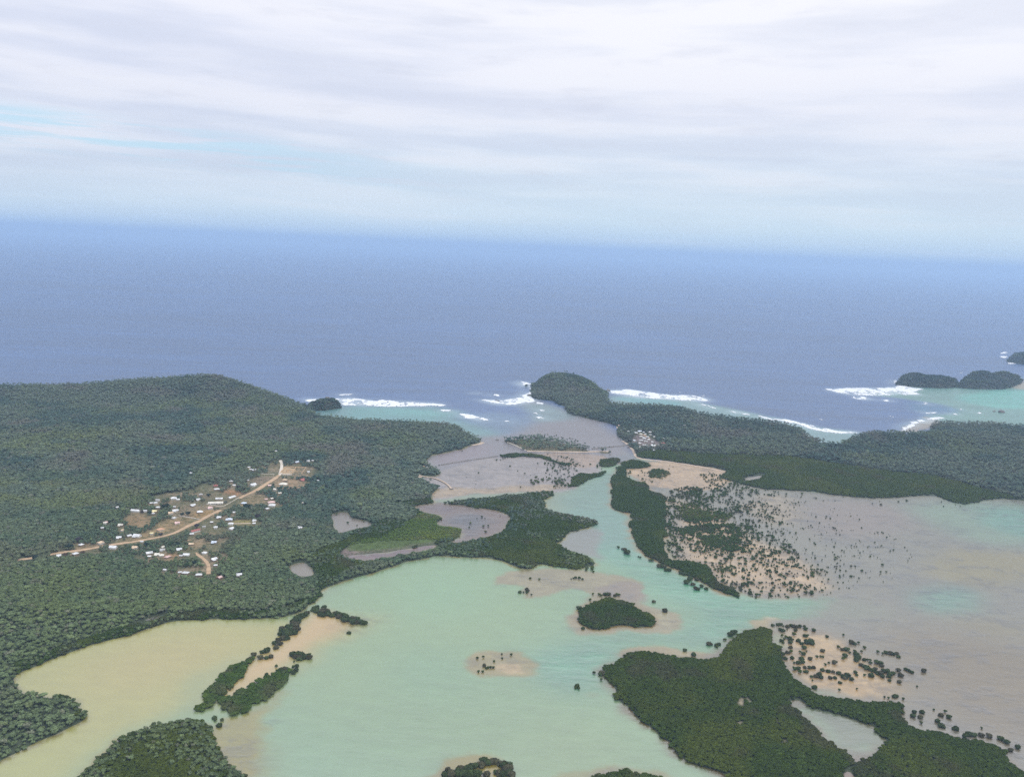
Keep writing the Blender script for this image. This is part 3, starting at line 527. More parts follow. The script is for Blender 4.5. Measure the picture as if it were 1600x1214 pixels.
tag(ribbon('footpath', [(1004, 678.5), (1008, 681), (1015, 685)], 6, M_DIRT, 0.3), 'orange dirt lane between the houses of the far village', 'path', kind='structure')
tag(ribbon('footpath', [(640, 728), (655, 727), (664, 729)], 5, M_DIRT, 0.3), 'brown track reaching the shore beside the curved jetty', 'path', kind='structure')
def strip(nm, pts, wd, label): tag(ribbon(nm, pts, wd, M_SAND, 0.3, 0.5, 0.25, False), label, 'beach', kind='structure')
strip('beach', [(823, 704.5), (850, 705), (900, 706), (955, 705)], 13, 'pinkish sand beach along the near side of the palm islet')
strip('beach', [(738, 695.5), (750, 693.5), (754, 691)], 12, 'pale sand beach at the tip of the wooded point')
strip('beach', [(966, 664), (966, 669)], 10, 'tiny sand beach under the trees north of the far village')
strip('beach', [(973, 689), (981, 694), (986, 699), (991, 706), (993, 712), (998, 716), (1010, 718), (1030, 719.5), (1050, 722), (1075, 726), (1100, 730), (1135, 737)], 8, 'sand shore curving round the foot of the far village')
strip('beach', [(656, 743), (654, 748), (668, 753)], 9, 'pale sand cove at the root of the curved jetty')

# ------------------------------------------------------------------ land sheets
def mat_land():
    m, g = newmat('forest_floor'); col = g.n('ShaderNodeAttribute', attribute_name='col').outputs[0]
    pos = g.n('ShaderNodeNewGeometry').outputs['Position']
    n = g.noise(pos, 0.08, 6, 0.65)
    c = g.mix(1.0, col, g.ramp(n, [(0.3, (0.7,)*3), (0.7, (1.3,)*3)]), 'MULTIPLY')
    c = g.mix(g.ramp(g.noise(pos, 0.22, 3), [(0.52, (0, 0, 0)), (0.6, (0.7,)*3)]), c, (0.045, 0.06, 0.025, 1))
    b = g.n('ShaderNodeBsdfPrincipled', {'Base Color': c, 'Roughness': 0.95, 'Specular IOR Level': 0.1})
    g.n('ShaderNodeOutputMaterial', {0: b}); return m
M_LAND = mat_land()
LLAB = {'west_land': 'broad forested western land with a village clearing', 'headland_knob': 'steep wooded knob at the end of the western coast', 'southwest_island': 'low bushy island at the bottom of the sand coloured arm',
        'east_land': 'long wooded eastern land ending in a cliffed headland', 'palm_islet': 'low sandy islet under coconut palms', 'channel_bank': 'mangrove bank along the east side of the channel', 'upper_bank': 'small mangrove bank at the upper mouth of the channel',
        'lower_bank': 'mangrove bank west of the upper channel', 'wall_bank': 'thin mangrove bank continuing the stone wall', 'big_island': 'big low mangrove island with a pool inside', 'oval_island': 'small oval mangrove island in the lagoon',
        'wooded_islet': 'low dark wooded islet beside the surf', 'domed_islet': 'higher dome shaped dark islet joined by a saddle', 'far_islet': 'farthest dark islet cut by the edge of the photo', 'near_islet': 'nearest mangrove islet cut by the lower edge'}
LNAME = {'west_land': 'land', 'east_land': 'land', 'headland_knob': 'hill'}
for nm, poly, h, pl, pr in REG:
    b = blur(masks[nm], 6); jj, ii = np.where(b > 0.02)
    st = 2
    j0, j1, i0, i1 = max(jj.min()-2, 0), min(jj.max()+3, NY), max(ii.min()-2, 0), min(ii.max()+3, NX)
    if (j1-j0)*(i1-i0) < 60000: st = 1
    s = (slice(j0, j1, st), slice(i0, i1, st)); gx, gy, hz, mb = GX[s], GY[s], HGT[s], b[s]
    own = np.clip((mb-0.5)*4, -2, 2); z = np.where(mb > 0.5, np.maximum(hz, own), own-0.05)
    q = gridquads(*gx.shape); ok = (mb.ravel()[q] > 0.2).any(1); q = q[ok]
    used, inv = np.unique(q, return_inverse=True)
    co = np.stack([gx.ravel(), gy.ravel(), z.ravel()], 1)[used]
    me = mesh_np(LNAME.get(nm, 'island'), co, inv.reshape(q.shape), M_LAND, smooth=True)
    colattr(me, LCOL[s].reshape(-1, 3)[used])
    tag(link(LNAME.get(nm, 'island'), me), LLAB[nm], 'land' if 'land' in LNAME.get(nm, '') else 'island', kind='structure')

# ------------------------------------------------------------------ plants
import bmesh
def ico(sub):
    bm = bmesh.new(); bmesh.ops.create_icosphere(bm, subdivisions=sub, radius=1.0)
    v = np.array([x.co[:] for x in bm.verts]); f = np.array([[q.index for q in p.verts] for p in bm.faces]); bm.free(); return v, f
ICO1, ICO2, ICO3 = ico(1), ico(2), ico(3)
class Plant:
    def __init__(s, seed): s.v = []; s.f = []; s.mi = []; s.n = 0; s.r = np.random.default_rng(seed)
    def add(s, v, f, mi=0):
        for q in f: s.f.append([int(a)+s.n for a in q]); s.mi.append(mi)
        s.v.append(v); s.n += len(v)
    def blob(s, c, rad, ic=ICO1, rough=0.3):
        v, f = ic; r = s.r
        k = r.normal(size=(5, 3))*2.2; ph = r.uniform(0, 6.28, 5)
        d = 1 + rough*(np.sin(v@k.T+ph).sum(1)/3.0) + r.uniform(-rough*0.35, rough*0.35, len(v))
        s.add(v*d[:, None]*np.array(rad)+np.array(c), f)
    def leaves(s, c, rad, n, size):
        r = s.r; d = r.normal(size=(n, 3)); d[:, 2] = np.abs(d[:, 2])*0.9-0.15; d /= np.linalg.norm(d, axis=1)[:, None]
        p = np.array(c)+d*np.array(rad)*r.uniform(0.88, 1.22, (n, 1))
        for i in range(n):
            a = r.normal(size=3); a -= a.dot(d[i])*d[i]*0.75; a /= np.linalg.norm(a); b = np.cross(d[i]+r.normal(size=3)*0.45, a); b /= max(np.linalg.norm(b), 1e-3)
            sz = size*r.uniform(0.6, 1.3)
            s.add(np.array([p[i]-a*sz*.5-b*sz*.35, p[i]+a*sz*.5-b*sz*.3, p[i]+a*sz*.4+b*sz*.4, p[i]-a*sz*.35+b*sz*.35]), [[0, 1, 2, 3]])
    def limb(s, a, b, ra, rb, n=6, mi=1):
        a, b = np.array(a, float), np.array(b, float); d = b-a; d /= np.linalg.norm(d); u = np.cross(d, [0.3, 1, 0.2]); u /= np.linalg.norm(u); w_ = np.cross(d, u)
        t = np.arange(n)*2*math.pi/n; ring = np.cos(t)[:, None]*u+np.sin(t)[:, None]*w_
        s.add(np.concatenate([a+ring*ra, b+ring*rb]), [[i, (i+1) % n, n+(i+1) % n, n+i] for i in range(n)], mi)
    def build(s, name, mats):
        me = bpy.data.meshes.new(name); me.from_pydata(np.concatenate(s.v).tolist(), [], s.f)
        for m in mats: me.materials.append(m)
        me.polygons.foreach_set('material_index', s.mi); me.update(); return me
def mat_leaf(name, inst):
    m, g = newmat(name)
    if inst: t = g.n('ShaderNodeAttribute', attribute_name='tint', attribute_type='INSTANCER').outputs[0]
    else: t = g.n('ShaderNodeObjectInfo').outputs['Color']
    pos = g.n('ShaderNodeNewGeometry').outputs['Position']
    n = g.noise(pos, 0.75, 3, 0.6)
    c = g.mix(1.0, t, g.ramp(n, [(0.3, (0.78,)*3), (0.7, (1.25,)*3)]), 'MULTIPLY')
    b = g.n('ShaderNodeBsdfPrincipled', {'Base Color': c, 'Roughness': 0.9, 'Specular IOR Level': 0.04})
    g.n('ShaderNodeOutputMaterial', {0: b}); return m
M_LEAF_I, M_LEAF = mat_leaf('foliage_mass', True), mat_leaf('foliage', False)
M_BARK = m_simple('bark', (0.11, 0.09, 0.07), 0.95, 0.3, 1.0)
def broadleaf(seed):
    p = Plant(seed); r = p.r; h = r.uniform(6.5, 8.5)
    p.limb((0, 0, -1), (r.uniform(-.4, .4), r.uniform(-.4, .4), h*0.55), 0.35, 0.2)
    nb = r.integers(5, 8)
    for k in range(nb):
        a = k*2*math.pi/nb + r.uniform(-.4, .4); q = r.uniform(1.4, 3.1) if k else 0
        c = (q*math.cos(a), q*math.sin(a), h*r.uniform(0.62, 0.95)); rd = (r.uniform(1.7, 2.6), r.uniform(1.7, 2.6), r.uniform(1.4, 2.2))
        p.limb((0, 0, h*0.42), c, 0.18, 0.07, 4); p.blob(c, rd); p.leaves(c, rd, 26, 1.15)
    p.blob((0, 0, h*0.66), (3.2, 3.2, 1.9), ICO1, 0.35)
    return p
def mangrove(seed, lone=False):
    p = Plant(seed); r = p.r; h = r.uniform(3.6, 4.6)
    for k in range(6):
        a = k*1.05+r.uniform(-.3, .3); q = r.uniform(1.0, 2.0); p.limb((q*math.cos(a), q*math.sin(a), -0.6), (q*.3*math.cos(a), q*.3*math.sin(a), h*0.5), 0.1, 0.12, 4)
    nb = r.integers(6, 9) if lone else r.integers(4, 7)
    for k in range(nb):
        a = k*2*math.pi/nb+r.uniform(-.5, .5); q = r.uniform(1.0, 1.9)
        c = (q*math.cos(a), q*math.sin(a), h*(r.uniform(0.26, 0.5) if lone else r.uniform(0.45, 0.68))); rd = (r.uniform(1.2, 1.8), r.uniform(1.2, 1.8), r.uniform(1.1, 1.6))
        p.blob(c, rd); p.leaves(c, rd, 24, 0.75)
    c = (0, 0, h*(0.55 if lone else 0.68)); rd = (1.9, 1.9, 1.35); p.blob(c, rd); p.leaves(c, rd, 40, 0.75)
    return p
def palm(seed):
    p = Plant(seed); r = p.r; h = r.uniform(9.5, 13); lx, ly = r.uniform(-1.6, 1.6, 2); prev = (0, 0, -1)
    for k in range(1, 5):
        t = k/4; q = (lx*t*t, ly*t*t, h*t); p.limb(prev, q, 0.28-0.03*k, 0.25-0.03*k, 5); prev = q
    n = 15
    for k in range(n):
        a = k*2*math.pi/n+r.uniform(-.2, .2); up = r.uniform(-0.15, 0.95); L = r.uniform(3.2, 4.2); d = np.array([math.cos(a), math.sin(a), 0]); sd_ = np.array([-math.sin(a), math.cos(a), 0])
        pts = []; pos = np.array(prev, float); ang = up
        for q in range(5):
            pts.append(pos.copy()); pos = pos + (d*math.cos(ang)+np.array([0, 0, 1])*math.sin(ang))*L/4; ang -= 0.42
        W = [0.12, 0.62, 0.68, 0.5, 0.08]
        v = []
        for q in range(5): v += [pts[q]+sd_*W[q]-[0, 0, W[q]*.45], pts[q], pts[q]-sd_*W[q]-[0, 0, W[q]*.45]]
        f = []
        for q in range(4):
            b = q*3; f += [[b, b+1, b+4, b+3], [b+1, b+2, b+5, b+4]]
        p.add(np.array(v), f)
    p.blob(prev, (0.7, 0.7, 0.6)); return p
KIND = bpy.data.collections.new('plant_kinds')      # sources for the far masses of foliage
KN = {}
def kind(name, pl):
    o = bpy.data.objects.new('k%02d_%s' % (len(KN), name), pl.build(name, [M_LEAF_I, M_BARK])); KN[name] = len(KN); KIND.objects.link(o)
for i in range(5): kind('broadleaf%d' % i, broadleaf(100+i))
for i in range(4): kind('mangrove%d' % i, mangrove(200+i))
for i in range(3): kind('palm%d' % i, palm(300+i))
B_, M_, P_ = [0, 1, 2, 3, 4], [5, 6, 7, 8], [9, 10, 11]
def gn_tree():
    t = bpy.data.node_groups.new('plants_on_ground', 'GeometryNodeTree')
    t.interface.new_socket('Geometry', in_out='INPUT', socket_type='NodeSocketGeometry'); t.interface.new_socket('Geometry', in_out='OUTPUT', socket_type='NodeSocketGeometry')
    N = t.nodes; L = t.links; i = N.new('NodeGroupInput'); o = N.new('NodeGroupOutput')
    ci = N.new('GeometryNodeCollectionInfo'); ci.inputs[0].default_value = KIND; ci.inputs['Separate Children'].default_value = True; ci.inputs['Reset Children'].default_value = True
    ip = N.new('GeometryNodeInstanceOnPoints'); ip.inputs['Pick Instance'].default_value = True
    def at(nm, ty):
        a = N.new('GeometryNodeInputNamedAttribute'); a.data_type = ty; a.inputs[0].default_value = nm; return a.outputs[0]
    L.new(i.outputs[0], ip.inputs['Points']); L.new(ci.outputs[0], ip.inputs['Instance']); L.new(at('kind_id', 'INT'), ip.inputs['Instance Index'])
    L.new(at('rot', 'FLOAT_VECTOR'), ip.inputs['Rotation']); L.new(at('scl', 'FLOAT_VECTOR'), ip.inputs['Scale']); L.new(ip.outputs[0], o.inputs[0]); return t
GN = gn_tree()
TOTAL = 0
def stuff(name, label, x, y, z, kinds, scl, tint, cat='forest', sz=None):
    global TOTAL
    n = len(x); TOTAL += n
    if n == 0: return
    me = bpy.data.meshes.new(name); me.vertices.add(n); me.vertices.foreach_set('co', np.stack([x, y, z], 1).astype(np.float32).ravel())
    a = me.attributes.new('kind_id', 'INT', 'POINT'); a.data.foreach_set('value', np.asarray(kinds, np.int32))
    rot = np.stack([RNG.normal(0, .06, n), RNG.normal(0, .06, n), RNG.uniform(0, 6.28, n)], 1)
    a = me.attributes.new('rot', 'FLOAT_VECTOR', 'POINT'); a.data.foreach_set('vector', rot.astype(np.float32).ravel())
    kk_ = np.asarray(kinds); sv = np.stack([scl, scl, np.where(kk_ < 9, 0.80, 1.0)*scl**np.where(kk_ < 9, .5, 1)*RNG.uniform(.92, 1.1, n)], 1)
    a = me.attributes.new('scl', 'FLOAT_VECTOR', 'POINT'); a.data.foreach_set('vector', sv.astype(np.float32).ravel())
    a = me.attributes.new('tint', 'FLOAT_COLOR', 'POINT'); a.data.foreach_set('color', np.concatenate([tint, np.ones((n, 1))], 1).astype(np.float32).ravel())
    me.update(); o = link(name, me); md = o.modifiers.new('plants', 'NODES'); md.node_group = GN
    tag(o, label, cat, kind='stuff'); return o
def candidates(mask, sp, view=0.63):
    jj, ii = np.where(mask > 0.5)
    if len(jj) == 0: return np.zeros(0), np.zeros(0)
    x0, x1, y0, y1 = X0+ii.min()*RES, X0+ii.max()*RES, Y0+jj.min()*RES, Y0+jj.max()*RES
    a, b = np.meshgrid(np.arange(x0, x1+sp, sp), np.arange(y0, y1+sp, sp*0.88)); a = a + (np.arange(a.shape[0]) % 2)[:, None]*sp*.5
    x = (a + RNG.uniform(-.42, .42, a.shape)*sp).ravel(); y = (b + RNG.uniform(-.42, .42, a.shape)*sp).ravel()
    ok = (samp(mask, x, y) > 0.5) & (np.abs(np.arctan2(x, y)) < view) & (y < Y1-60); return x[ok], y[ok]
def sight_ok(x, y, h, frac=0.75, m=None):
    m = CLEAR if m is None else m
    r = np.hypot(x, y); reach = h*r/CAMH*frac; ok = np.ones(len(x), bool)
    for t in np.linspace(0, 1, 6): ok &= samp(m, x+x/r*reach*t, y+y/r*reach*t) < 0.4
    return ok
def pal(n, cols, wts): return np.array(cols)[RNG.choice(len(cols), n, p=np.array(wts)/sum(wts))]
YPATCH = [(float(atz(a, b)[0]), float(atz(a, b)[1]), r) for a, b, r in ((95., 925., 75), (70., 965., 60), (30., 775., 110), (180., 790., 90), (290., 935., 60), (250., 1165., 30), (470., 870., 40), (120., 700., 120))]
def tint_forest(x, y, dry=0.0):
    n = len(x); t = np.tile([0.108, 0.139, 0.096], (n, 1))
    def mixin(c, m): nonlocal t; t = t + (np.array(c)-t)*np.clip(m, 0, 1)[:, None]
    mixin((0.112, 0.146, 0.076), sstep(0.50, 0.72, fbm(x, y, 150, 4, 61)))
    mixin((0.062, 0.100, 0.078), sstep(0.50, 0.70, fbm(x, y, 110, 4, 63)))
    mixin((0.130, 0.132, 0.104), sstep(0.55, 0.80, fbm(x, y, 90, 4, 65)+dry))
    for yx, yy, yr in YPATCH: mixin((0.155, 0.180, 0.055), np.exp(-((x-yx)**2+(y-yy)**2)/yr**2)*0.6*sstep(.3, .6, fbm(x, y, 50, 3, 67)))
    mixin((0.108, 0.145, 0.055), sstep(1750, 1050, y)*0.65)
    u = RNG.uniform(0, 1, n)
    t[u < 0.05] = t[u < 0.05]*0.5 + np.array([0.15, 0.137, 0.11])*0.5
    t[u > 0.965] = t[u > 0.965]*0.5+np.array([0.15, 0.18, 0.07])*0.5
    return t*RNG.lognormal(0, 0.15, n)[:, None]
def tint_mang(x, y, olive=0.0):
    n = len(x); t = np.tile([0.033, 0.056, 0.010], (n, 1))
    m = np.clip(sstep(0.45, 0.75, fbm(x, y, 70, 4, 71))+olive, 0, 1)[:, None]; t = t + (np.array([0.058, 0.076, 0.012])-t)*m
    m = sstep(0.6, 0.75, fbm(x, y, 40, 3, 73))[:, None]*0.5; t = t + (np.array([0.06, 0.052, 0.032])-t)*m
    return t*RNG.lognormal(0, 0.13, n)[:, None]

# ------------------------------------------------------------------ buildings (they also clear the wood around and in front of them)
def bm_obj(name, fill_, mat, parent=None):
    bm = bmesh.new(); fill_(bm); bmesh.ops.recalc_face_normals(bm, faces=bm.faces); me = bpy.data.meshes.new(name); bm.to_mesh(me); bm.free(); me.materials.append(mat); return link(name, me, parent)
def box(bm, x0, x1, y0, y1, z0, z1):
    v = [bm.verts.new(p) for p in ((x0, y0, z0), (x1, y0, z0), (x1, y1, z0), (x0, y1, z0), (x0, y0, z1), (x1, y0, z1), (x1, y1, z1), (x0, y1, z1))]
    for f in ((0, 3, 2, 1), (4, 5, 6, 7), (0, 1, 5, 4), (1, 2, 6, 5), (2, 3, 7, 6), (3, 0, 4, 7)): bm.faces.new([v[i] for i in f])
def solid(bm, pts_lo, pts_hi, faces):
    n = len(pts_lo); v = [bm.verts.new(p) for p in pts_lo+pts_hi]
    for f in faces: bm.faces.new([v[i] for i in f]); bm.faces.new([v[i+n] for i in f][::-1])
    ed = {}
    for f in faces:
        for a, b in zip(f, f[1:]+f[:1]): ed[(a, b)] = 1
    for (a, b) in ed:
        if (b, a) not in ed: bm.faces.new([v[a], v[b], v[b+n], v[a+n]])
RCOL = {'W': (0.58, 0.59, 0.58), 'C': (0.62, 0.59, 0.50), 'G': (0.38, 0.38, 0.37), 'R': (0.30, 0.10, 0.085), 'P': (0.60, 0.42, 0.38), 'T': (0.55, 0.42, 0.28), 'B': (0.50, 0.56, 0.62), 'Y': (0.66, 0.58, 0.32), 'O': (0.52, 0.30, 0.18)}
M_ROOF = {k: m_simple('roof_sheet_'+n, RCOL[k], 0.6, 0.30, 0.16, 0.3) for k, n in zip('WCGRPTBYO', ('white', 'cream', 'grey', 'maroon', 'pink', 'tan', 'pale_blue', 'yellow', 'orange'))}
M_WALLS = [m_simple('wall_white', (0.62, 0.60, 0.56), 0.9, 0.12), m_simple('wall_timber', (0.26, 0.20, 0.15), 0.9, 0.2), m_simple('wall_cream', (0.52, 0.46, 0.36), 0.9, 0.15)]
M_DARK = m_simple('dark_opening', (0.03, 0.03, 0.035), 0.4, 0.1)
HOUSES = []
def house(px, py, wpx, col, typ, label, group=None, rot=None, wall=None):
    x, y, z = (float(v) for v in ground(np.array([px]), np.array([py+0.8]))) if False else [float(v[0]) for v in ground(np.array([float(px)]), np.array([float(py)]))]
    L = max(4.2, wpx*0.68*math.sqrt(x*x+y*y+CAMH**2)/FPX); D = {'l': min(9, max(6, L*0.28)), 's': L*0.8}.get(typ, max(5.0, L*random.uniform(.6, .85))); H = 2.6 if typ != 's' else 2.3
    r = random.random()
    o = bpy.data.objects.new({'l': 'long_building', 's': 'shed'}.get(typ, 'house'), None); C.objects.link(o); o.location = (x, y, z); o.rotation_euler = (0, 0, -math.atan2(x, y)*0.6 + (random.choice((-.35, -.1, .1, .2, .75)) + random.uniform(-.2, .2) if rot is None else R(rot)))
    tag(o, label, {'l': 'building', 's': 'shed'}.get(typ, 'house'), group)
    a, b, ov, rise, th = L/2, D/2, 0.6, D*0.26+0.3, 0.18
    wl = bm_obj('wall', lambda bm: [box(bm, -a, a, -b, b, -1.5, H)] + ([box(bm, -a-0.002, a*0.2, -b-2.2, -b+0.01, -1.5, 0.35)] if typ == 'h' and r < 0.5 else []), M_WALLS[random.choice((0, 1, 1, 2)) if wall is None else wall], o)
    A, Bq = a+ov, b+ov; lo = H-0.12
    if typ == 'h' and r > 0.6:
        i = max(A-Bq, 0.6); P = [(-A, -Bq, lo), (A, -Bq, lo), (A, Bq, lo), (-A, Bq, lo), (-i, 0, lo+rise), (i, 0, lo+rise)]; F = [[0, 1, 5, 4], [1, 2, 5], [2, 3, 4, 5], [3, 0, 4]]
    else:
        P = [(-A, -Bq, lo), (A, -Bq, lo), (A, 0, lo+rise), (-A, 0, lo+rise), (A, Bq, lo), (-A, Bq, lo)]; F = [[0, 1, 2, 3], [3, 2, 4, 5]]
    def roof(bm):
        solid(bm, P, [(p[0], p[1], p[2]+th) for p in P], F)
        if len(P) == 6 and F[0] == [0, 1, 2, 3]:      # gable walls close the ends
            for s in (-a+0.05, a-0.05): bm.faces.new([bm.verts.new(q) for q in ((s, -b, H-0.02), (s, b, H-0.02), (s, 0, lo+rise*0.93))])
    bm_obj('roof', roof, M_ROOF[col], o)
    if typ == 'h' and r < 0.5: bm_obj('veranda_roof', lambda bm: solid(bm, [(-a, -b-2.6, H-0.75), (a*0.2, -b-2.6, H-0.75), (a*0.2, -b-0.72, H-0.3), (-a, -b-0.72, H-0.3)], [(-a, -b-2.6, H-0.6), (a*0.2, -b-2.6, H-0.6), (a*0.2, -b-0.72, H-0.15), (-a, -b-0.72, H-0.15)], [[0, 1, 2, 3]]), M_ROOF[col], o)
    if typ == 'l' and L > 16:
        n = int(L/4)
        for k in range(n):
            u = -a + L*(k+0.5)/n; bm_obj('window', lambda bm: box(bm, u-0.8, u+0.8, -b-0.06, -b+0.02, 0.9, 2.1), M_DARK, o)
    HOUSES.append((x, y, L)); k = int((L/2+4)/RES)+2; i0, j0 = int((x-X0)/RES), int((y-Y0)/RES)
    s = (slice(max(j0-k, 0), j0+k+1), slice(max(i0-k, 0), i0+k+1)); CLEAR[s] = np.maximum(CLEAR[s], ((GX[s]-x)**2+(GY[s]-y)**2 < (L/2+2.5)**2))
    return o
GW, GE = 'village houses along the dirt road', 'houses of the far shore village'
for ln in '''299 740.5 5 W s|small white house alone in the forest above the village
183 794 5 W s|tiny white hut alone at the forest edge left of the brown field
211.5 799.5 17 W l|long white narrow building along the top of the brown field
227 799.7 6 W s|small white shed just right of the long narrow building
242 800.5 9 Y h|yellowish house right of the small shed above the brown field
240 804 5 W s|little pale shed directly below the yellowish house
246.5 783 7 G h|grey roofed house highest of the cluster behind the big dark tree
243 787.5 7 W h|white house below the grey roofed one beside the big dark tree
236.5 787.5 4 W s|tiny white hut at the left end of the cluster by the dark tree
247 794.5 8 W h|white house at the left foot of the big dark round tree
271.5 780 11 W h|wide white house at the upper edge of the village under the forest
278.5 782 6 W s|white shed at the right corner of the wide upper house
273 793.5 4 W s|tiny white shed on the grass above the big tan yard
274 799.5 11 W h|white house with a bare tan yard at its left foot
267 803 9 T h|tan roofed house on the bare yard left of the white fence
272 811 7 W h|small white house on the grass below the tan yard
277.5 818.5 9 P h|pinkish roofed house on red earth above the road bend
314 774.5 7 G h|grey sloping roof house behind the school on the forest side
309.5 782 7 W h|white house just below the grey sloping roof behind the school
301 791 10 W h|pale house left of the school across the lawn
312.5 801.5 11 W h|white house on the lawn just below the school
189 822 9 C h|cream house among trees left of the brown field
166.5 817.5 5 P s|small pinkish hut under the dark forest edge at far left of the village
160 826.5 5 W s|small white hut hidden in the trees at far left
190.5 830 4 T s|tiny tan shed below the cream house in the trees
251 829 13 O h|orange and yellow roofed house in the middle of the lower field
237 835 6 Y s|small yellowish hut left of the purple tree above the road
214.5 839 14 W h|big white house above the road at the left bend
201.5 839 8 W h|white house touching the left side of the big white house
186 841.5 9 W h|white house in the trees left of the pair above the road
305 831 20 R l|long maroon roofed building with white wall below the road
299.5 836 7 W s|small white house at the left foot of the maroon building
389 731.5 5 W s|white hut highest on the slope right of the road top
398 735.5 7 W h|white house right of the highest white hut
392 735 3 W s|tiny white shed between the hut and house above the road
361 753.5 7 G h|grey house in the trees above the red roofed one
387 752 5 G s|faded grey hut under the trees beside the upper road
366 759.5 5 W s|small white hut beside the dark purple tree above the road
395 759 12 W h|white house close above the middle of the road
337 760.5 8 R h|red roofed house on red earth at the forest edge
339 766 10 W h|white house just below the red roofed one
342.5 781 14 W l|white block standing behind the school
362 778.5 17 W l|long white building beside the road right of the school
329 795 8 P h|pink hut in front of the left end of the school
381 788 10 B h|bluish roofed house in dark trees below the road
442.5 758 16 C h|large cream hall beside the top of the dirt road
445 751.5 9 T h|tan house just behind the large cream hall
472 751.5 11 R h|orange red roofed house right of the cream hall
421 760 6 P s|small pink hut by the upper roadside
430 766 7 C s|beige hut below the cream hall
437 772 6 C s|beige hut lowest below the cream hall
416 781.5 4 P s|tiny pink hut left of the pink roofed house
424.5 780.5 6 C s|pale hut behind the pink roofed house
424 786.5 14 P h|wide pink roofed house on red earth right of the road
425 791 13 W h|white house directly below the wide pink roofed house
418 796.5 7 W h|small white house lowest in the cluster with the pink roof
473 787 5 C s|beige hut alone in the trees far right of the village
482 738.5 3 W s|tiny white hut right of the walled building site
482 721.5 6 W s|white hut in the forest above the building site
489 721 3 W s|tiny white hut farthest right above the building site
464 723.5 11 B l|bluish low shed in the forest behind the building site
431 706 3 W s|tiny white hut farthest up the hill beyond the road top
497 752 3 W s|tiny white hut in forest right of the orange red roof
343 810 9 W h|white house below the road at the top of the lower wood
358 813.5 13 B h|wide bluish white house at the left end of the yellow lane
360.6 820 10 W h|white house below the wide bluish one
398 815 7 W h|white house at the right end of the yellow lane
397 819.5 5 W s|small white shed below the right end of the yellow lane
366 802 4 W s|tiny white shed by the road above the lower wood
361 827.5 9 W h|pale house in trees below the yellow lane
337 825.5 7 W h|white house in trees right of the maroon building
331 817.5 4 W s|tiny white shed near the road right of the maroon building
319 824.5 6 G s|grey hut behind the right end of the maroon building
469 826 9 W h|white house alone in the wood toward the pale pond
335 849 10 B h|bluish roofed house in trees right of the winding path top
319.5 865.5 9 W h|bright white house beside the middle of the winding path
334 875.5 12 W h|white house on the right of the lower winding path
337 885 5 W s|small white hut right of the straight lower path
280 860 10 W h|white house in grass left of the winding path
291.5 868.5 12 W h|wide white house below it at the end of the short branch path
283 870 3 W s|tiny white shed at the left end of the short branch path
254 861 9 G h|grey white house in trees of the lower left cluster
233 866 12 W h|leftmost wide white house of the lower left cluster
233.5 871 6 W s|small white shed below the leftmost wide house
246 868 9 C h|pale house in the middle of the lower left cluster
252.6 869.5 8 C h|pale house touching the middle one on its right
262 872 11 P h|pinkish house on red earth at the right end of the lower left cluster
290 897 12 W h|bright white house lowest in the village left of the path foot
281 896 4 W s|tiny white shed left of the lowest bright white house
311 900 12 W h|wide white house between the lowest house and the path foot
373.5 899.5 11 W h|white house alone in the wood right of the path foot
258 892 4 W s|tiny white hut in bushes at lower left of the village
299 852 9 T h|tan roofed house between the maroon building and the winding path
343 904 9 P s|pinkish shed on red earth below the path foot
118 867 10 W h|white house below the road near its left end
92 870 7 W h|small white house by the road beside the red brown tree
127 853 8 W h|white house above the road on the left clearing
157.5 849.5 11 T h|tan house above the left part of the road
177 857 13 W h|pale house below the road left of the big white one
222 848 5 W s|small white hut right at the roadside
254 856.5 6 C s|small cream hut below the road
211 857 10 T h|tan house below the road in the grass
164 818.5 4 C s|tiny cream hut in the trees at the left forest edge
668.6 732 4 W s|white hut on the mangrove shore near the curved jetty'''.split('\n'):
    a_, lb = ln.split('|'); t_ = a_.split(); house(float(t_[0]), float(t_[1]), float(t_[2]), t_[3], t_[4], lb, GW)
sch = house(337, 787.5, 30, 'C', 'l', 'long cream school block with a row of dark windows', GW, 2, 0); sch.name = 'school_building'
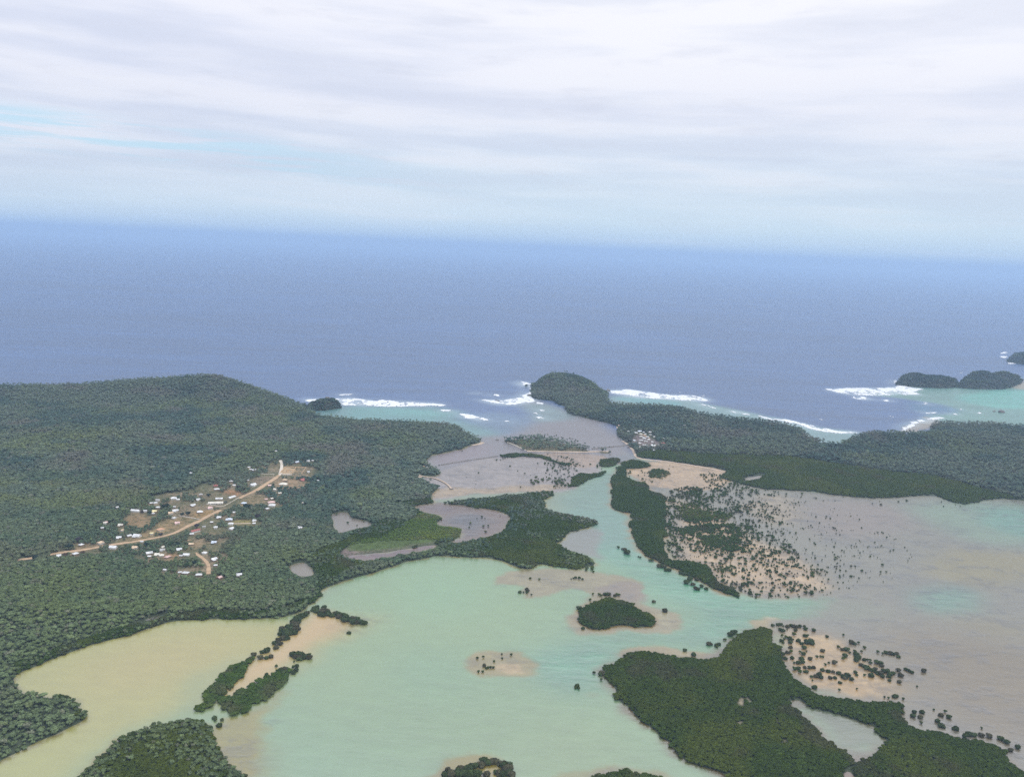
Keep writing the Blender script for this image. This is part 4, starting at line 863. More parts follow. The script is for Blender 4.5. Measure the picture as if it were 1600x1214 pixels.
for ln in '''981.5 675.5 6 W h|leftmost white house of the far village close to the trees
994 677.5 8 W h|white house third from the left in the far village upper row
999.5 675 8 B h|bluish white house at the top of the far village
1006 676.5 4 W s|tiny white hut at the top of the orange lane
1008.5 679.5 4 W s|white hut right beside the orange lane
1015 676.5 7 W h|white house upper right of the orange lane
1016.4 680.5 4 W s|white hut below the upper right house
1001 679.5 7 C h|cream house left of the orange lane
1001.4 683 6 C h|pale cream house below the first cream house
1012 684 5 W s|white hut at the lower end of the orange lane
1007 686 7 W h|bright white house in the middle of the far village
1013.4 688 6 W h|white house above the dark roofs of the far village
990 689.5 8 B h|pale blue house nearest the bridge end
1000 693.5 5 W s|white hut in the lower row of the far village
1006 696.5 3 W s|tiny white shed in the lowest row of the far village
1010 696.5 5 W s|small white house in the lowest row of the far village
999 699.5 3 W s|tiny pale hut nearest the shore of the far village
1021 697.5 9 W h|large white house set at an angle in the far village
1019 691.5 4 W s|white hut behind the large angled white house
1036 694 9 R h|red roofed house at the right end of the far village
1036.6 686 3 W s|tiny white hut in the trees behind the red roof
1022 683.5 3 W s|tiny white hut in the trees at the upper right of the far village
1028 696.5 3 W s|tiny pale shed left of the red roof
1022 704.5 3 W s|tiny white hut lowest right in the far village trees
1047.5 686.5 3 W s|tiny pale hut farthest right in the trees of the far village
1069.5 665.5 4 W s|white house alone in the eastern forest
968 666 5 P s|pinkish hut on the small beach north of the far village
1002 689.5 8 G h|dark grey house in the middle of the far village
1009 691 8 G h|dark grey house beside the large angled white house'''.split('\n'):
    a_, lb = ln.split('|'); t_ = a_.split(); house(float(t_[0]), float(t_[1]), float(t_[2]), t_[3], t_[4], lb, GE, rot=random.uniform(-35, 10))

def wallrun(name, pts, h, th, mat, label, cat, clear=True, z0=None, bumpy=0, posts=0):
    w_ = polyline(pts, 0) if z0 is None else np.stack(atz(*np.array(pts, float).T, z0), 1)
    if len(w_) > 2: w_ = chaikin(w_, False, 2)
    if clear: ribbon_mask(w_, 5)
    r = resample(w_, 3.0 if not bumpy else 2.5); n = normals(r); zg = np.maximum(samp(HGT, r[:, 0], r[:, 1]), 0) if z0 is None else np.full(len(r), 0.0)
    hh = h*(1+bumpy*(RNG.uniform(-1, 1, len(r)))); tt = th*(1+bumpy*RNG.uniform(-.8, .8, len(r)))
    prof = [(-.5*(1.6 if bumpy else 1), -1.0), (-.5, 0.85), (-.3, 1), (.3, 1), (.5, 0.85), (.5*(1.6 if bumpy else 1), -1.0)]
    rows = [np.stack([r[:, 0]+n[:, 0]*tt*s, r[:, 1]+n[:, 1]*tt*s, zg+hh*k], 1) for s, k in prof]
    o = link(name, mesh_np(name, np.concatenate(rows), gridquads(len(prof), len(r)), mat)); tag(o, label, cat)
    return o
wallrun('boundary_wall', [(322, 788), (334, 790.5), (347.5, 792.8), (358, 787), (373, 778)], 1.6, 0.9, M_PALE, 'pale boundary wall running in front of the school to the road', 'wall')
wallrun('fence_wall', [(279, 805.8), (312, 812)], 1.5, 0.8, M_PALE, 'white straight fence wall from the tan yard to the road', 'fence')
wallrun('roadside_wall', [(429, 741.5), (414, 741), (407, 740.5)], 1.2, 0.7, M_PALE, 'thin pale wall left of the upper road', 'wall')
wallrun('roadside_wall', [(441, 741.8), (448, 742.3), (456, 742.6)], 2.4, 2.5, M_PALE, 'whitish low wall at the foot of the building site', 'wall')
wallrun('stone_wall', [(686, 727), (705, 723.5), (720, 721), (737, 718.5), (757, 716), (778, 712.5)], 1.3, 3.2, M_STONE, 'low dark stone sea wall crossing the northern tidal flat', 'sea wall', False, 0.3, 0.35)
wallrun('causeway', [(925, 701), (940, 700), (958, 697.5), (972, 697), (984, 693.5)], 1.5, 3.4, M_STONE, 'dark stone causeway between the palm islet and the far village', 'causeway', False, 0.5, 0.25)
wallrun('seawall', [(793, 691.6), (802, 694.5), (812, 699.5), (823, 704)], 1.8, 3.0, M_PALE, 'pale concrete sea wall along the left shore of the palm islet', 'sea wall', False, 0.5)
# curved jetty
jt = bpy.data.objects.new('jetty', None); C.objects.link(jt); jw = chaikin(np.stack(atz(*np.array([(653, 741), (660, 744.5), (677, 746), (690, 751), (700, 757), (705.5, 763.5)], float).T, 1.0), 1), False, 3); jt.location = (jw[0][0], jw[0][1], 0)
tag(jt, 'pale curved concrete jetty reaching out over the tidal flat', 'jetty'); jr = resample(jw, 3.0) - jw[0]; jn = normals(jr)
dk = np.concatenate([np.stack([jr[:, 0]+jn[:, 0]*s, jr[:, 1]+jn[:, 1]*s, np.full(len(jr), z)], 1) for s, z in ((-1.8, 0.7), (-1.8, 1.5), (1.8, 1.5), (1.8, 0.7))])
link('deck', mesh_np('deck', dk, gridquads(4, len(jr)), M_SAND), jt)
for k in range(3, len(jr)-1, 6):
    for s in (-1.4, 1.4): bm_obj('pile', lambda bm: box(bm, jr[k][0]+jn[k][0]*s-.3, jr[k][0]+jn[k][0]*s+.3, jr[k][1]+jn[k][1]*s-.3, jr[k][1]+jn[k][1]*s+.3, -1, 0.72), M_STONE, jt)
bm_obj('landing_head', lambda bm: box(bm, jr[-1][0]-4, jr[-1][0]+4, jr[-1][1]-3, jr[-1][1]+3, -1, 1.45), M_STONE, jt)
ribbon_mask(jw[:int(len(jw)*0.55)], 10)
# roofless walled building site
bx, by, bz = [float(v[0]) for v in ground(np.array([458.0]), np.array([736.0]))]; bs = bpy.data.objects.new('building_site', None); C.objects.link(bs); bs.location = (bx, by, bz); bs.rotation_euler = (0, 0, R(3))
tag(bs, 'roofless tan walled building site at the top of the village road', 'building site'); wpx = 32*mpp(458, 735); hy = wpx*0.62
bm_obj('floor_slab', lambda bm: box(bm, -wpx/2-2, wpx/2+2, -hy-2, hy+2, -1.5, 0.25), m_simple('site_earth', lin((178, 158, 128))*0.8, 0.95, 0.3, 0.2), bs)
M_SITE = m_simple('bare_block_wall', lin((206, 178, 142))*0.9, 0.95, 0.2, 0.6)
for x0_, x1_, y0_, y1_, hh in ((-wpx/2, wpx/2, hy-.6, hy, 2.6), (-wpx/2, -wpx/2+.6, -hy, hy-.61, 2.4), (wpx/2-.6, wpx/2, -hy, hy-.61, 2.4), (-wpx*.3, wpx*.05, -hy, -hy+.6, 1.8), (wpx*.02, wpx*.02+.6, -hy*.6, hy-.61, 2.6), (-wpx*.38, -wpx*.02, hy*.2, hy*.2+.6, 2.2), (-wpx*.25, -wpx*.25+.6, -hy*.4, hy*.19, 2.0), (wpx*.12, wpx*.4, -hy*.2, -hy*.2+.6, 1.6), (-wpx*.42, -wpx*.15, -hy*.45, -hy*.45+.6, 1.5)):
    bm_obj('wall', lambda bm: box(bm, x0_, x1_, y0_, y1_, 0.2, hh), M_SITE, bs)
for k in range(7): px_, py_ = random.uniform(-wpx*.4, -2), random.uniform(-hy*.8, hy*.8); bm_obj('rubble_heap', lambda bm: [bm.verts.new(v) for v in ()] or bmesh.ops.create_icosphere(bm, subdivisions=1, radius=random.uniform(.8, 1.6), matrix=Matrix.Translation((px_, py_, 0.4))), M_STONE if k % 2 else M_SITE, bs)
ribbon_mask(np.array([[bx-wpx/2, by], [bx+wpx/2, by]]), hy*2+6)

# ------------------------------------------------------------------ woods
MANG_W = [[(-400, 1290), (-10, 1200), (145, 1130), (140, 1098), (80, 1072), (0, 1050), (90, 1018), (200, 980), (300, 956), (420, 958), (480, 940), (500, 920), (490, 895), (482, 870), (520, 850), (545, 845), (555, 830), (600, 812), (640, 815), (690, 870), (760, 868), (830, 890), (940, 888), (940, 800), (870, 760), (760, 768), (665, 780), (640, 786), (600, 790), (645, 795), (700, 850), (560, 885), (520, 910), (480, 952), (360, 975), (240, 985), (100, 1032), (20, 1062), (150, 1120), (50, 1175), (-400, 1300)]]
MANG_E = [(990, 712), (1020, 706), (1075, 711), (1125, 714), (1200, 716), (1250, 718), (1300, 725), (1350, 733), (1400, 742), (1450, 744), (1500, 760), (1550, 772), (1620, 786), (1535, 800), (1300, 785), (1130, 760), (1040, 728), (1000, 720)]
mw = np.maximum(fill(trace(MANG_W[0])), mead); mang_w = np.minimum(masks['west_land'], mw); mang_e = np.minimum(masks['east_land'], fill(trace(MANG_E)))
NOTOPEN = 1-OPEN
def z_at(x, y): return np.maximum(samp(HGT, x, y), 0.0)-0.2
vms = blur(vm, 20)
# west forest: finer crowns in the wetter wood near the lagoon
for near in (0, 1):
    x, y = candidates(masks['west_land']*(1-mang_w), 5.0 if near else 6.3)
    pin = samp(vms, x, y); lone = fbm(x, y, 45, 3, 81)
    ok = sight_ok(x, y, 8.0, 0.62) & sight_ok(x, y, 8, 0.9, HOLES) & (samp(OPEN, x, y) < 0.3) & ~((pin > 0.45) & (lone < 0.40))
    ok &= ((y > 1060) & (y < 1560+80*(fbm(x, y, 40, 3, 83)-.5))) if near else (y > 1560+80*(fbm(x, y, 40, 3, 83)-.5))
    x, y, pin = x[ok], y[ok], pin[ok]; px_share = sstep(1500, 2300, y)*0.38
    kk = np.where(RNG.uniform(0, 1, len(x)) < px_share, RNG.choice(P_, len(x)), RNG.choice(B_, len(x)))
    sc_ = RNG.lognormal(-0.42 if near else -0.17, 0.2, len(x))*np.where(pin > 0.45, 0.72, 1.0); sc_ = np.where(kk >= 9, np.clip(sc_, .72, 1.0), sc_)
    stuff('forest', 'fine crowned green wood between the village and the sand coloured arm' if near else 'mixed green forest covering the western hill behind the village', x, y, z_at(x, y), kk, sc_, tint_forest(x, y, np.where(pin > .45, .04, 0)))
x, y = candidates(masks['headland_knob'], 7.0); stuff('forest', 'dark wood on the coastal knob', x, y, z_at(x, y), RNG.choice(B_, len(x)), RNG.lognormal(-.1, .15, len(x)), tint_forest(x, y)*0.8)
for nm, lb in (('wooded_islet', 'dark wood on the low offshore islet'), ('domed_islet', 'dark wood on the domed offshore islet'), ('far_islet', 'dark wood on the farthest offshore islet')):
    x, y = candidates(masks[nm], 8.0, 0.9); stuff('forest', lb, x, y, z_at(x, y), RNG.choice(B_, len(x)), RNG.lognormal(0, .2, len(x)), tint_forest(x, y)*0.62)
x, y = candidates(masks['east_land']*(1-mang_e), 7.0, 0.66)
ok = sight_ok(x, y, 9.0, 0.6) & (samp(OPEN, x, y) < 0.5) & sight_ok(x, y, 6, 0.5, HOLES); x, y = x[ok], y[ok]
pr_ = np.where(np.hypot(x-atz(880., 605.)[0], y-atz(880., 605.)[1]) < 230, 0.05, 0.5)
kk = np.where(RNG.uniform(0, 1, len(x)) < pr_, RNG.choice(P_, len(x)), RNG.choice(B_, len(x)))
stuff('forest', 'dark coconut and broadleaf forest covering the eastern land and headland', x, y, z_at(x, y), kk, np.clip(RNG.lognormal(0, .16, len(x)), .7, 1.25), tint_forest(x, y, -.03)*0.88)
x, y = candidates(masks['palm_islet'], 7.0); ok = (RNG.uniform(0, 1, len(x)) < 0.75*sstep(420, 120, x+0*y)+0.12); x, y = x[ok], y[ok]
stuff('palm_grove', 'coconut palm grove on the sandy islet', x, y, z_at(x, y), np.where(RNG.uniform(0, 1, len(x)) < 0.7, RNG.choice(P_, len(x)), RNG.choice(B_, len(x))), np.clip(RNG.lognormal(-.12, .15, len(x)), .6, 1.05), tint_forest(x, y), 'palm grove')
nearw = masks['west_land']*(1-mang_w)*(GY < 1080); x, y = candidates(nearw, 5.2); ok = sight_ok(x, y, 6, 0.5, HOLES); x, y = x[ok], y[ok]
stuff('bush_wood', 'low mixed bushes on the rounded point at the lower left', x, y, z_at(x, y), np.where(RNG.uniform(0, 1, len(x)) < .45, RNG.choice(B_, len(x)), RNG.choice(M_, len(x))), RNG.lognormal(-.4, .2, len(x)), tint_forest(x, y)*1.1)
# mangroves
def mangroves(mask, sp, label, olive=0.0, k=1.0, ex=None, name='mangrove_forest', br=0.0, mul=1.0):
    x, y = candidates(mask, sp)
    ok = sight_ok(x, y, 5, 0.8, HOLES) & sight_ok(x, y, 5, 0.6)
    if ex is not None: ok &= sight_ok(x, y, 3.5, 0.8, ex)
    x, y = x[ok], y[ok]; kk = RNG.choice(M_, len(x)); s = RNG.lognormal(.12, .17, len(x))*k*sp/4.7
    t = tint_mang(x, y, olive)
    if br: b = RNG.uniform(0, 1, len(x)) < br*sstep(0.35, 0.6, fbm(x, y, 60, 3, 91)); kk = np.where(b, RNG.choice(B_, len(x)), kk); s = np.where(b, s*0.5, s); t = np.where(b[:, None], tint_forest(x, y), t)
    stuff(name, label, x, y, z_at(x, y), kk, s, t*mul)
mangroves(mang_w*(1-mead), 3.8, 'dark even mangrove belt along the western shore and peninsula', 0.1, 1.0, OPEN, br=0.35)
mangroves(mang_w*mead, 3.8, 'bright green low mangrove meadow beside the mud pans', 0.2, 0.5, OPEN, 'mangrove_meadow', mul=2.3)
mangroves(mang_e, 4.6, 'green mangrove belt along the edge of the eastern tidal flat', 0.35, 1.0)
mangroves(masks['big_island'], 3.5, 'dense mangrove wood of the big lagoon island', 0.25, 1.0, OPEN)
mangroves(masks['oval_island'], 3.5, 'dense mangrove wood of the small oval island')
mangroves(masks['southwest_island'], 3.7, 'mangrove and bush wood of the island at the lower left', 0.3, 1.0, br=0.6)
mangroves(masks['channel_bank'], 3.7, 'dark mangrove strip along the east bank of the channel', -0.2)
for nm, lb in (('upper_bank', 'small mangrove clump at the upper channel mouth'), ('lower_bank', 'mangrove clump on the west bank of the upper channel'), ('wall_bank', 'ragged mangrove line continuing the stone wall')):
    mangroves(masks[nm], 4.2, lb, -0.1, name='mangrove_thicket')
SP_B = [(398, 1028), (392, 1040), (380, 1050), (366, 1068), (352, 1086), (324, 1111), (299, 1111), (308, 1102), (327, 1077), (342, 1056), (364, 1040), (385, 1033)]
SP_C = [(339, 1096), (370, 1082), (400, 1067), (431, 1050), (450, 1039), (456, 1050), (441, 1064), (430, 1081), (419, 1094), (400, 1098), (376, 1118), (362, 1120), (345, 1108)]
mangroves(fill(trace(SP_B, 2)), 4.4, 'long mangrove hedge on the left edge of the sandy spit', 0, 1.05, name='mangrove_thicket', mul=1.4)
mangroves(fill(trace(SP_C, 2)), 4.4, 'broad mangrove hedge on the right edge of the sandy spit', 0, 1.05, name='mangrove_thicket', mul=1.4)
mangroves(masks['near_islet'], 4.9, 'mangrove clump cut by the lower edge of the photo', 0.2, 1.0, name='mangrove_thicket', mul=1.1)

# lone mangroves: the 300 that show largest are things, the smaller rest one mass
LONE = []
def zl(ox, oy, s, pts, r, label, group):
    for q in pts: LONE.append((ox+q[0]/s, oy+q[1]/s, (q[2] if len(q) > 2 else r), label, group))
def inpoly(poly, sp, r, label, group):
    m = fill(trace(poly, 4)); x, y = candidates(m, sp)
    for a, b in zip(x, y): LONE.append((None, (a, b), r, label, group))
GS = 'round mangrove bushes on the sandy spit'
for pl_, lb in (([(476, 954), (480, 960), (470, 975), (458, 990), (448, 1000), (438, 998), (436, 978), (455, 972), (462, 962)], 'round mangrove bush in the upper left row of the sandy spit'),
                ([(454, 1025), (466, 1018), (480, 1022), (484, 1028), (476, 1036), (462, 1034)], 'mangrove bush in the small clump on the right of the spit'),
                ([(436, 1042), (452, 1040), (454, 1052), (440, 1058), (434, 1050)], 'mangrove bush in the round knot above the broad spit hedge'),
                ([(485, 954), (492, 946), (508, 948), (532, 957), (554, 961), (572, 971), (570, 978), (545, 978), (536, 966), (514, 965), (496, 963)], 'round mangrove bush in the row across the upper end of the spit')):
    inpoly(pl_, 6.2, 4.0, lb, GS)
zl(280, 930, 5, [(770, 357), (742, 383), (787, 385), (755, 415), (685, 440, 4.5), (650, 450), (633, 495, 4), (680, 495, 2.5), (715, 485, 3), (583, 470, 3.3), (555, 508, 4), (917, 270, 2.6)], 3.4, 'small round mangrove in the gap of the left spit row', GS)
zl(280, 930, 5, [(482, 635, 2.4), (440, 672, 2.2), (422, 657, 1.8), (397, 738, 1.6), (757, 560, 2), (683, 622, 2.6), (768, 595, 2.2), (890, 567, 2.2), (918, 560, 3), (912, 590, 3.2), (890, 612, 3), (898, 522, 1.5), (1017, 470, 2.2)], 2.2, 'little mangrove bush standing loose on the bare spit sand', GS)
zl(280, 930, 5, [(1327, 297, 3)], 3, 'single mangrove bush below the right end of the upper spit row', None)
zl(280, 930, 5, [(275, 960, 2.8), (335, 978, 2), (312, 1022, 3), (240, 1042, 2.6), (283, 978, 2)], 2.5, 'small mangrove in the shallows right of the lower left island', 'mangroves right of the lower left island')
GB = 'mangrove bushes on the peach coloured flat behind the big island'
zl(1040, 860, 4, [(668, 470), (700, 467), (720, 465), (715, 497), (730, 505), (762, 478), (785, 470), (800, 478), (822, 480), (838, 478), (812, 500), (865, 480, 2.6), (875, 496), (925, 502, 3), (872, 538), (885, 537, 2.4), (776, 554), (725, 568), (740, 555, 1.5), (780, 581), (830, 568), (850, 586), (885, 580, 4.2), (905, 573, 4), (918, 588), (780, 608), (866, 613), (735, 581, 2), (760, 641), (840, 636, 1.8), (862, 651), (980, 631), (850, 681), (903, 681), (945, 668, 2.2), (968, 666, 1.8), (982, 668, 1.8), (790, 676), (750, 679), (735, 651), (830, 706), (855, 701), (1055, 706), (1020, 706, 1.6), (998, 717, 2)], 3.1, 'round mangrove bush on the left half of the peach coloured flat', GB)
zl(1040, 860, 4, [(1078, 608, 2.4), (1105, 623), (1130, 624, 3.8), (1150, 641, 1.8), (1120, 663, 4), (1110, 680, 2.4), (1180, 632, 2.2), (1192, 655, 4), (1200, 672, 4), (1190, 690, 3.6), (1158, 578, 3.2), (1182, 587, 3.2), (1207, 580, 2), (1242, 610, 2.4), (1225, 635, 1.8), (1240, 687, 2.6), (1262, 688, 2), (1278, 690, 1.8), (1280, 708, 2.4), (1220, 720), (1240, 728), (1258, 740, 3.6), (1320, 705, 3.6), (1345, 706, 2.6), (1352, 725, 3.2), (1290, 752, 3.4), (1310, 748, 3), (1285, 787, 4), (1325, 771, 4), (1345, 776, 3.6), (1362, 760, 3.2), (1385, 756, 3.6), (1400, 776, 4), (1420, 770, 3.2), (1355, 792), (1395, 792), (1185, 766, 2.6), (1195, 783, 2), (1243, 783, 2), (1027, 798), (1060, 800, 2.6), (1080, 770), (1045, 761, 2.6), (1015, 758), (980, 751, 2.6), (1105, 791), (1135, 786, 3.4), (1120, 802), (1162, 811, 2.8), (1088, 829, 2.8), (1125, 796), (960, 776), (940, 790), (970, 796), (930, 860), (880, 760), (900, 736), (925, 736), (870, 736), (830, 741), (1085, 876, 1.6), (1195, 868, 1.4)], 3.0, 'mangrove bush in the clumps at the middle of the peach coloured flat', GB)
zl(1040, 860, 4, [(1325, 638, 2.2), (1357, 648, 1.8), (1378, 641, 3), (1405, 646, 3.4), (1418, 650, 3), (1445, 646, 3), (1455, 666, 3.2)], 3, 'mangrove bush in the short row at the outer edge of the flat', GB)
zl(1040, 860, 4, [(1455, 753, 3.2), (1467, 784, 3.6), (1460, 826, 2.8), (1400, 816, 2.6), (1500, 745, 2.6), (1520, 755, 2.6), (1540, 763, 2.6)], 3, 'mangrove bush near the outermost tip of the peach flat clumps', GB)
zl(1040, 860, 4, [(1008, 542, 3)], 3, 'single mangrove bush out on the flat above the bush clumps', None); zl(1040, 860, 4, [(1110, 531, 1.9)], 2, 'tiny lone mangrove farthest up on the flat above the clumps', None)
zl(1200, 840, 3.245, [(788, 679, 3.6)], 3.6, 'big lone mangrove farthest out to the right on the pink flat', None)
GC = 'mangrove bushes off the lower right shore'
zl(1200, 840, 3.245, [(740, 887), (735, 907), (780, 887), (770, 912), (777, 942, 2), (840, 874, 1.4), (875, 902), (897, 884, 2), (860, 932, 2.6), (917, 913, 3.2), (640, 808), (650, 806), (685, 820, 1.8), (590, 811, 1.5), (610, 816, 1.5), (755, 756, 1.3)], 3, 'dark mangrove bush standing in the flat off the lower right point', GC)
zl(1200, 840, 3.245, [(1083, 968, 1.5), (1265, 1067, 3.2), (880, 958, 3.6), (950, 972), (1020, 1000, 4), (1045, 1004, 3.6), (1080, 1005), (1120, 1010), (1180, 1022, 3.6), (1000, 1012), (1230, 1080), (1210, 1040)], 3.4, 'dark mangrove bush on the ragged tip at the lower right corner', GC)
GO = 'mangrove bushes around the oval island'
zl(800, 840, 3.245, [(717, 326, 3)], 3, 'small lone mangrove right of the oval island, upper of two', None); zl(800, 840, 3.245, [(775, 375, 4.6)], 4.6, 'large lone mangrove right of the oval island, lower of two', None)
zl(800, 840, 3.245, [(480, 292, 4), (470, 290, 3.4), (492, 290, 3.4), (520, 296, 2.8), (540, 294, 2.8), (410, 288, 1.8), (440, 291, 2.4), (452, 296, 2), (340, 360, 3.6), (360, 462, 2.6), (396, 318, 2.4), (530, 288, 2)], 3, 'small mangrove at the upper rim of the oval island', GO)
zl(800, 840, 3.245, [(310, 209, 1.6), (322, 206, 2.6), (340, 209, 2.8), (358, 213, 2), (300, 212, 1.2)], 2, 'little mangrove in the row on the reef above the oval island', GO)
GN_ = 'mangrove bushes along the south side of the peninsula'
zl(800, 840, 3.245, [(380, 158), (405, 164), (408, 154), (345, 156), (330, 157), (325, 160), (412, 175, 2), (375, 168, 2)], 3, 'mangrove bush off the blunt tip of the western peninsula', GN_)
zl(800, 840, 3.245, [(40, 279, 3), (75, 266, 3.6), (80, 272, 3), (75, 282, 2.4), (58, 279, 1.8), (98, 292, 1.6), (92, 209, 2.2), (138, 213, 2)], 2.6, 'mangrove bush on the grey reef below the peninsula', GN_)
GD = 'mangrove bushes off the top of the big island'
zl(800, 840, 3.245, [(875, 574, 3)], 3, 'lone mangrove in the water left above the big island cove', GD); zl(800, 840, 3.245, [(920, 596, 3.6)], 3.6, 'mangrove touching the shore at the big island cove', GD)
zl(800, 840, 3.245, [(1000, 542, 4)], 4, 'biggest lone mangrove on the mud right of the big island cove', GD); zl(800, 840, 3.245, [(1035, 548, 3), (1048, 542, 3), (1075, 519, 1.8), (1083, 518, 1.6), (1040, 555, 2), (1105, 496, 3.4), (1120, 486, 4), (1130, 480, 3.4), (1108, 488, 3)], 3, 'mangrove bush on the mud strip along the big island right of the cove', GD)
zl(800, 840, 3.245, [(415, 688, 2), (455, 692, 3.4), (447, 697, 2.6), (475, 656, 2.8), (452, 722, 1.8), (330, 756, 2.6), (322, 762, 2), (340, 768, 1.6)], 2.4, 'small mangrove in the shallows left of the big island', GD)
zl(400, 840, 3.245, [(1122, 613, 1.8), (1152, 608, 1.6), (1157, 652, 2.4), (1168, 664, 1.8), (1178, 661, 1.8), (1190, 661, 1.8), (1204, 661, 1.8), (1128, 682, 1.8), (1150, 682, 1.8), (1207, 629, 1.6), (1248, 614, 1.4), (1294, 596, 1.8), (1246, 592, 1.2)], 1.8, 'tiny mangrove sapling on the round sand bar mid lagoon', 'saplings on the round sand bar')
zl(660, 1150, 4, [(160, 217, 3), (195, 230, 2.4), (225, 221), (235, 216, 4), (270, 211, 4), (290, 201, 4), (310, 196, 4), (330, 192, 4), (370, 187, 4.4), (380, 162, 4.2), (390, 152, 3), (410, 172, 4), (440, 166, 4.4), (452, 164, 4), (500, 182, 4.4), (510, 192, 4), (540, 187, 4), (535, 211, 4.4), (545, 231, 4), (520, 216, 4), (400, 246, 4), (460, 231, 3), (480, 241, 4), (500, 246, 4.4), (260, 241, 4.6), (300, 241, 4.6), (340, 246, 4.6), (180, 246, 4.4), (220, 241, 4.6), (140, 250, 4), (280, 255, 4.4), (560, 250, 4)], 3.6, 'olive mangrove bush on the nearest sandy islet at the lower edge', 'mangroves on the nearest sandy islet')
GCH = 'mangrove bushes beside the channel bank'
zl(800, 840, 3.245, [(540, 53, 3), (572, 63, 4), (585, 82, 5), (578, 76, 4), (558, 61, 2), (650, 103, 2), (700, 119, 3), (710, 118, 3), (640, 99, 1.6), (745, 149, 4.4), (760, 150, 4.6), (772, 151, 4), (780, 168, 4.4), (795, 167, 4), (855, 182, 4), (872, 188, 4), (885, 232, 4.6), (900, 216, 4), (915, 240, 4), (930, 262, 4), (942, 264, 3), (985, 262, 3), (935, 215, 4), (905, 206, 3.6), (960, 250, 3.6)], 3.4, 'mangrove bush in the shallows under the channel bank', GCH)
rows = []
for a, b, r, lb, gp in LONE:
    if a is None: x, y = b
    else: x, y = (float(v) for v in atz(a, b))
    rows.append((math.hypot(x, y)/r, x, y, r, lb, gp))
rows.sort(key=lambda q: q[0])
LM = [mangrove(400+i, True).build('mangrove_tree', [M_LEAF, M_BARK]) for i in range(6)]
REST = []
for i, (d, x, y, r, lb, gp) in enumerate(rows):
    if i >= 298: REST.append((x, y, r)); continue
    o = bpy.data.objects.new('mangrove_tree', LM[i % 6]); C.objects.link(o); o.location = (x, y, -0.1 if samp(LAND, x, y) < .5 else float(z_at(x, y))); s = r/3.0*random.uniform(.9, 1.1)
    o.scale = (s, s*random.uniform(.9, 1.1), s*random.uniform(.85, 1.1)); o.rotation_euler = (0, 0, random.uniform(0, 6.28))
    v = random.uniform(.75, 1.2); b_ = random.random() < 0.3; o.color = (0.062*v, 0.060*v, 0.032*v, 1) if b_ else (0.044*v, 0.062*v, 0.022*v, 1); tag(o, lb, 'mangrove', gp)
print('LONE', len(rows), 'rest', len(REST))
sx, sy, ss = [q[0] for q in REST], [q[1] for q in REST], [q[2] for q in REST]
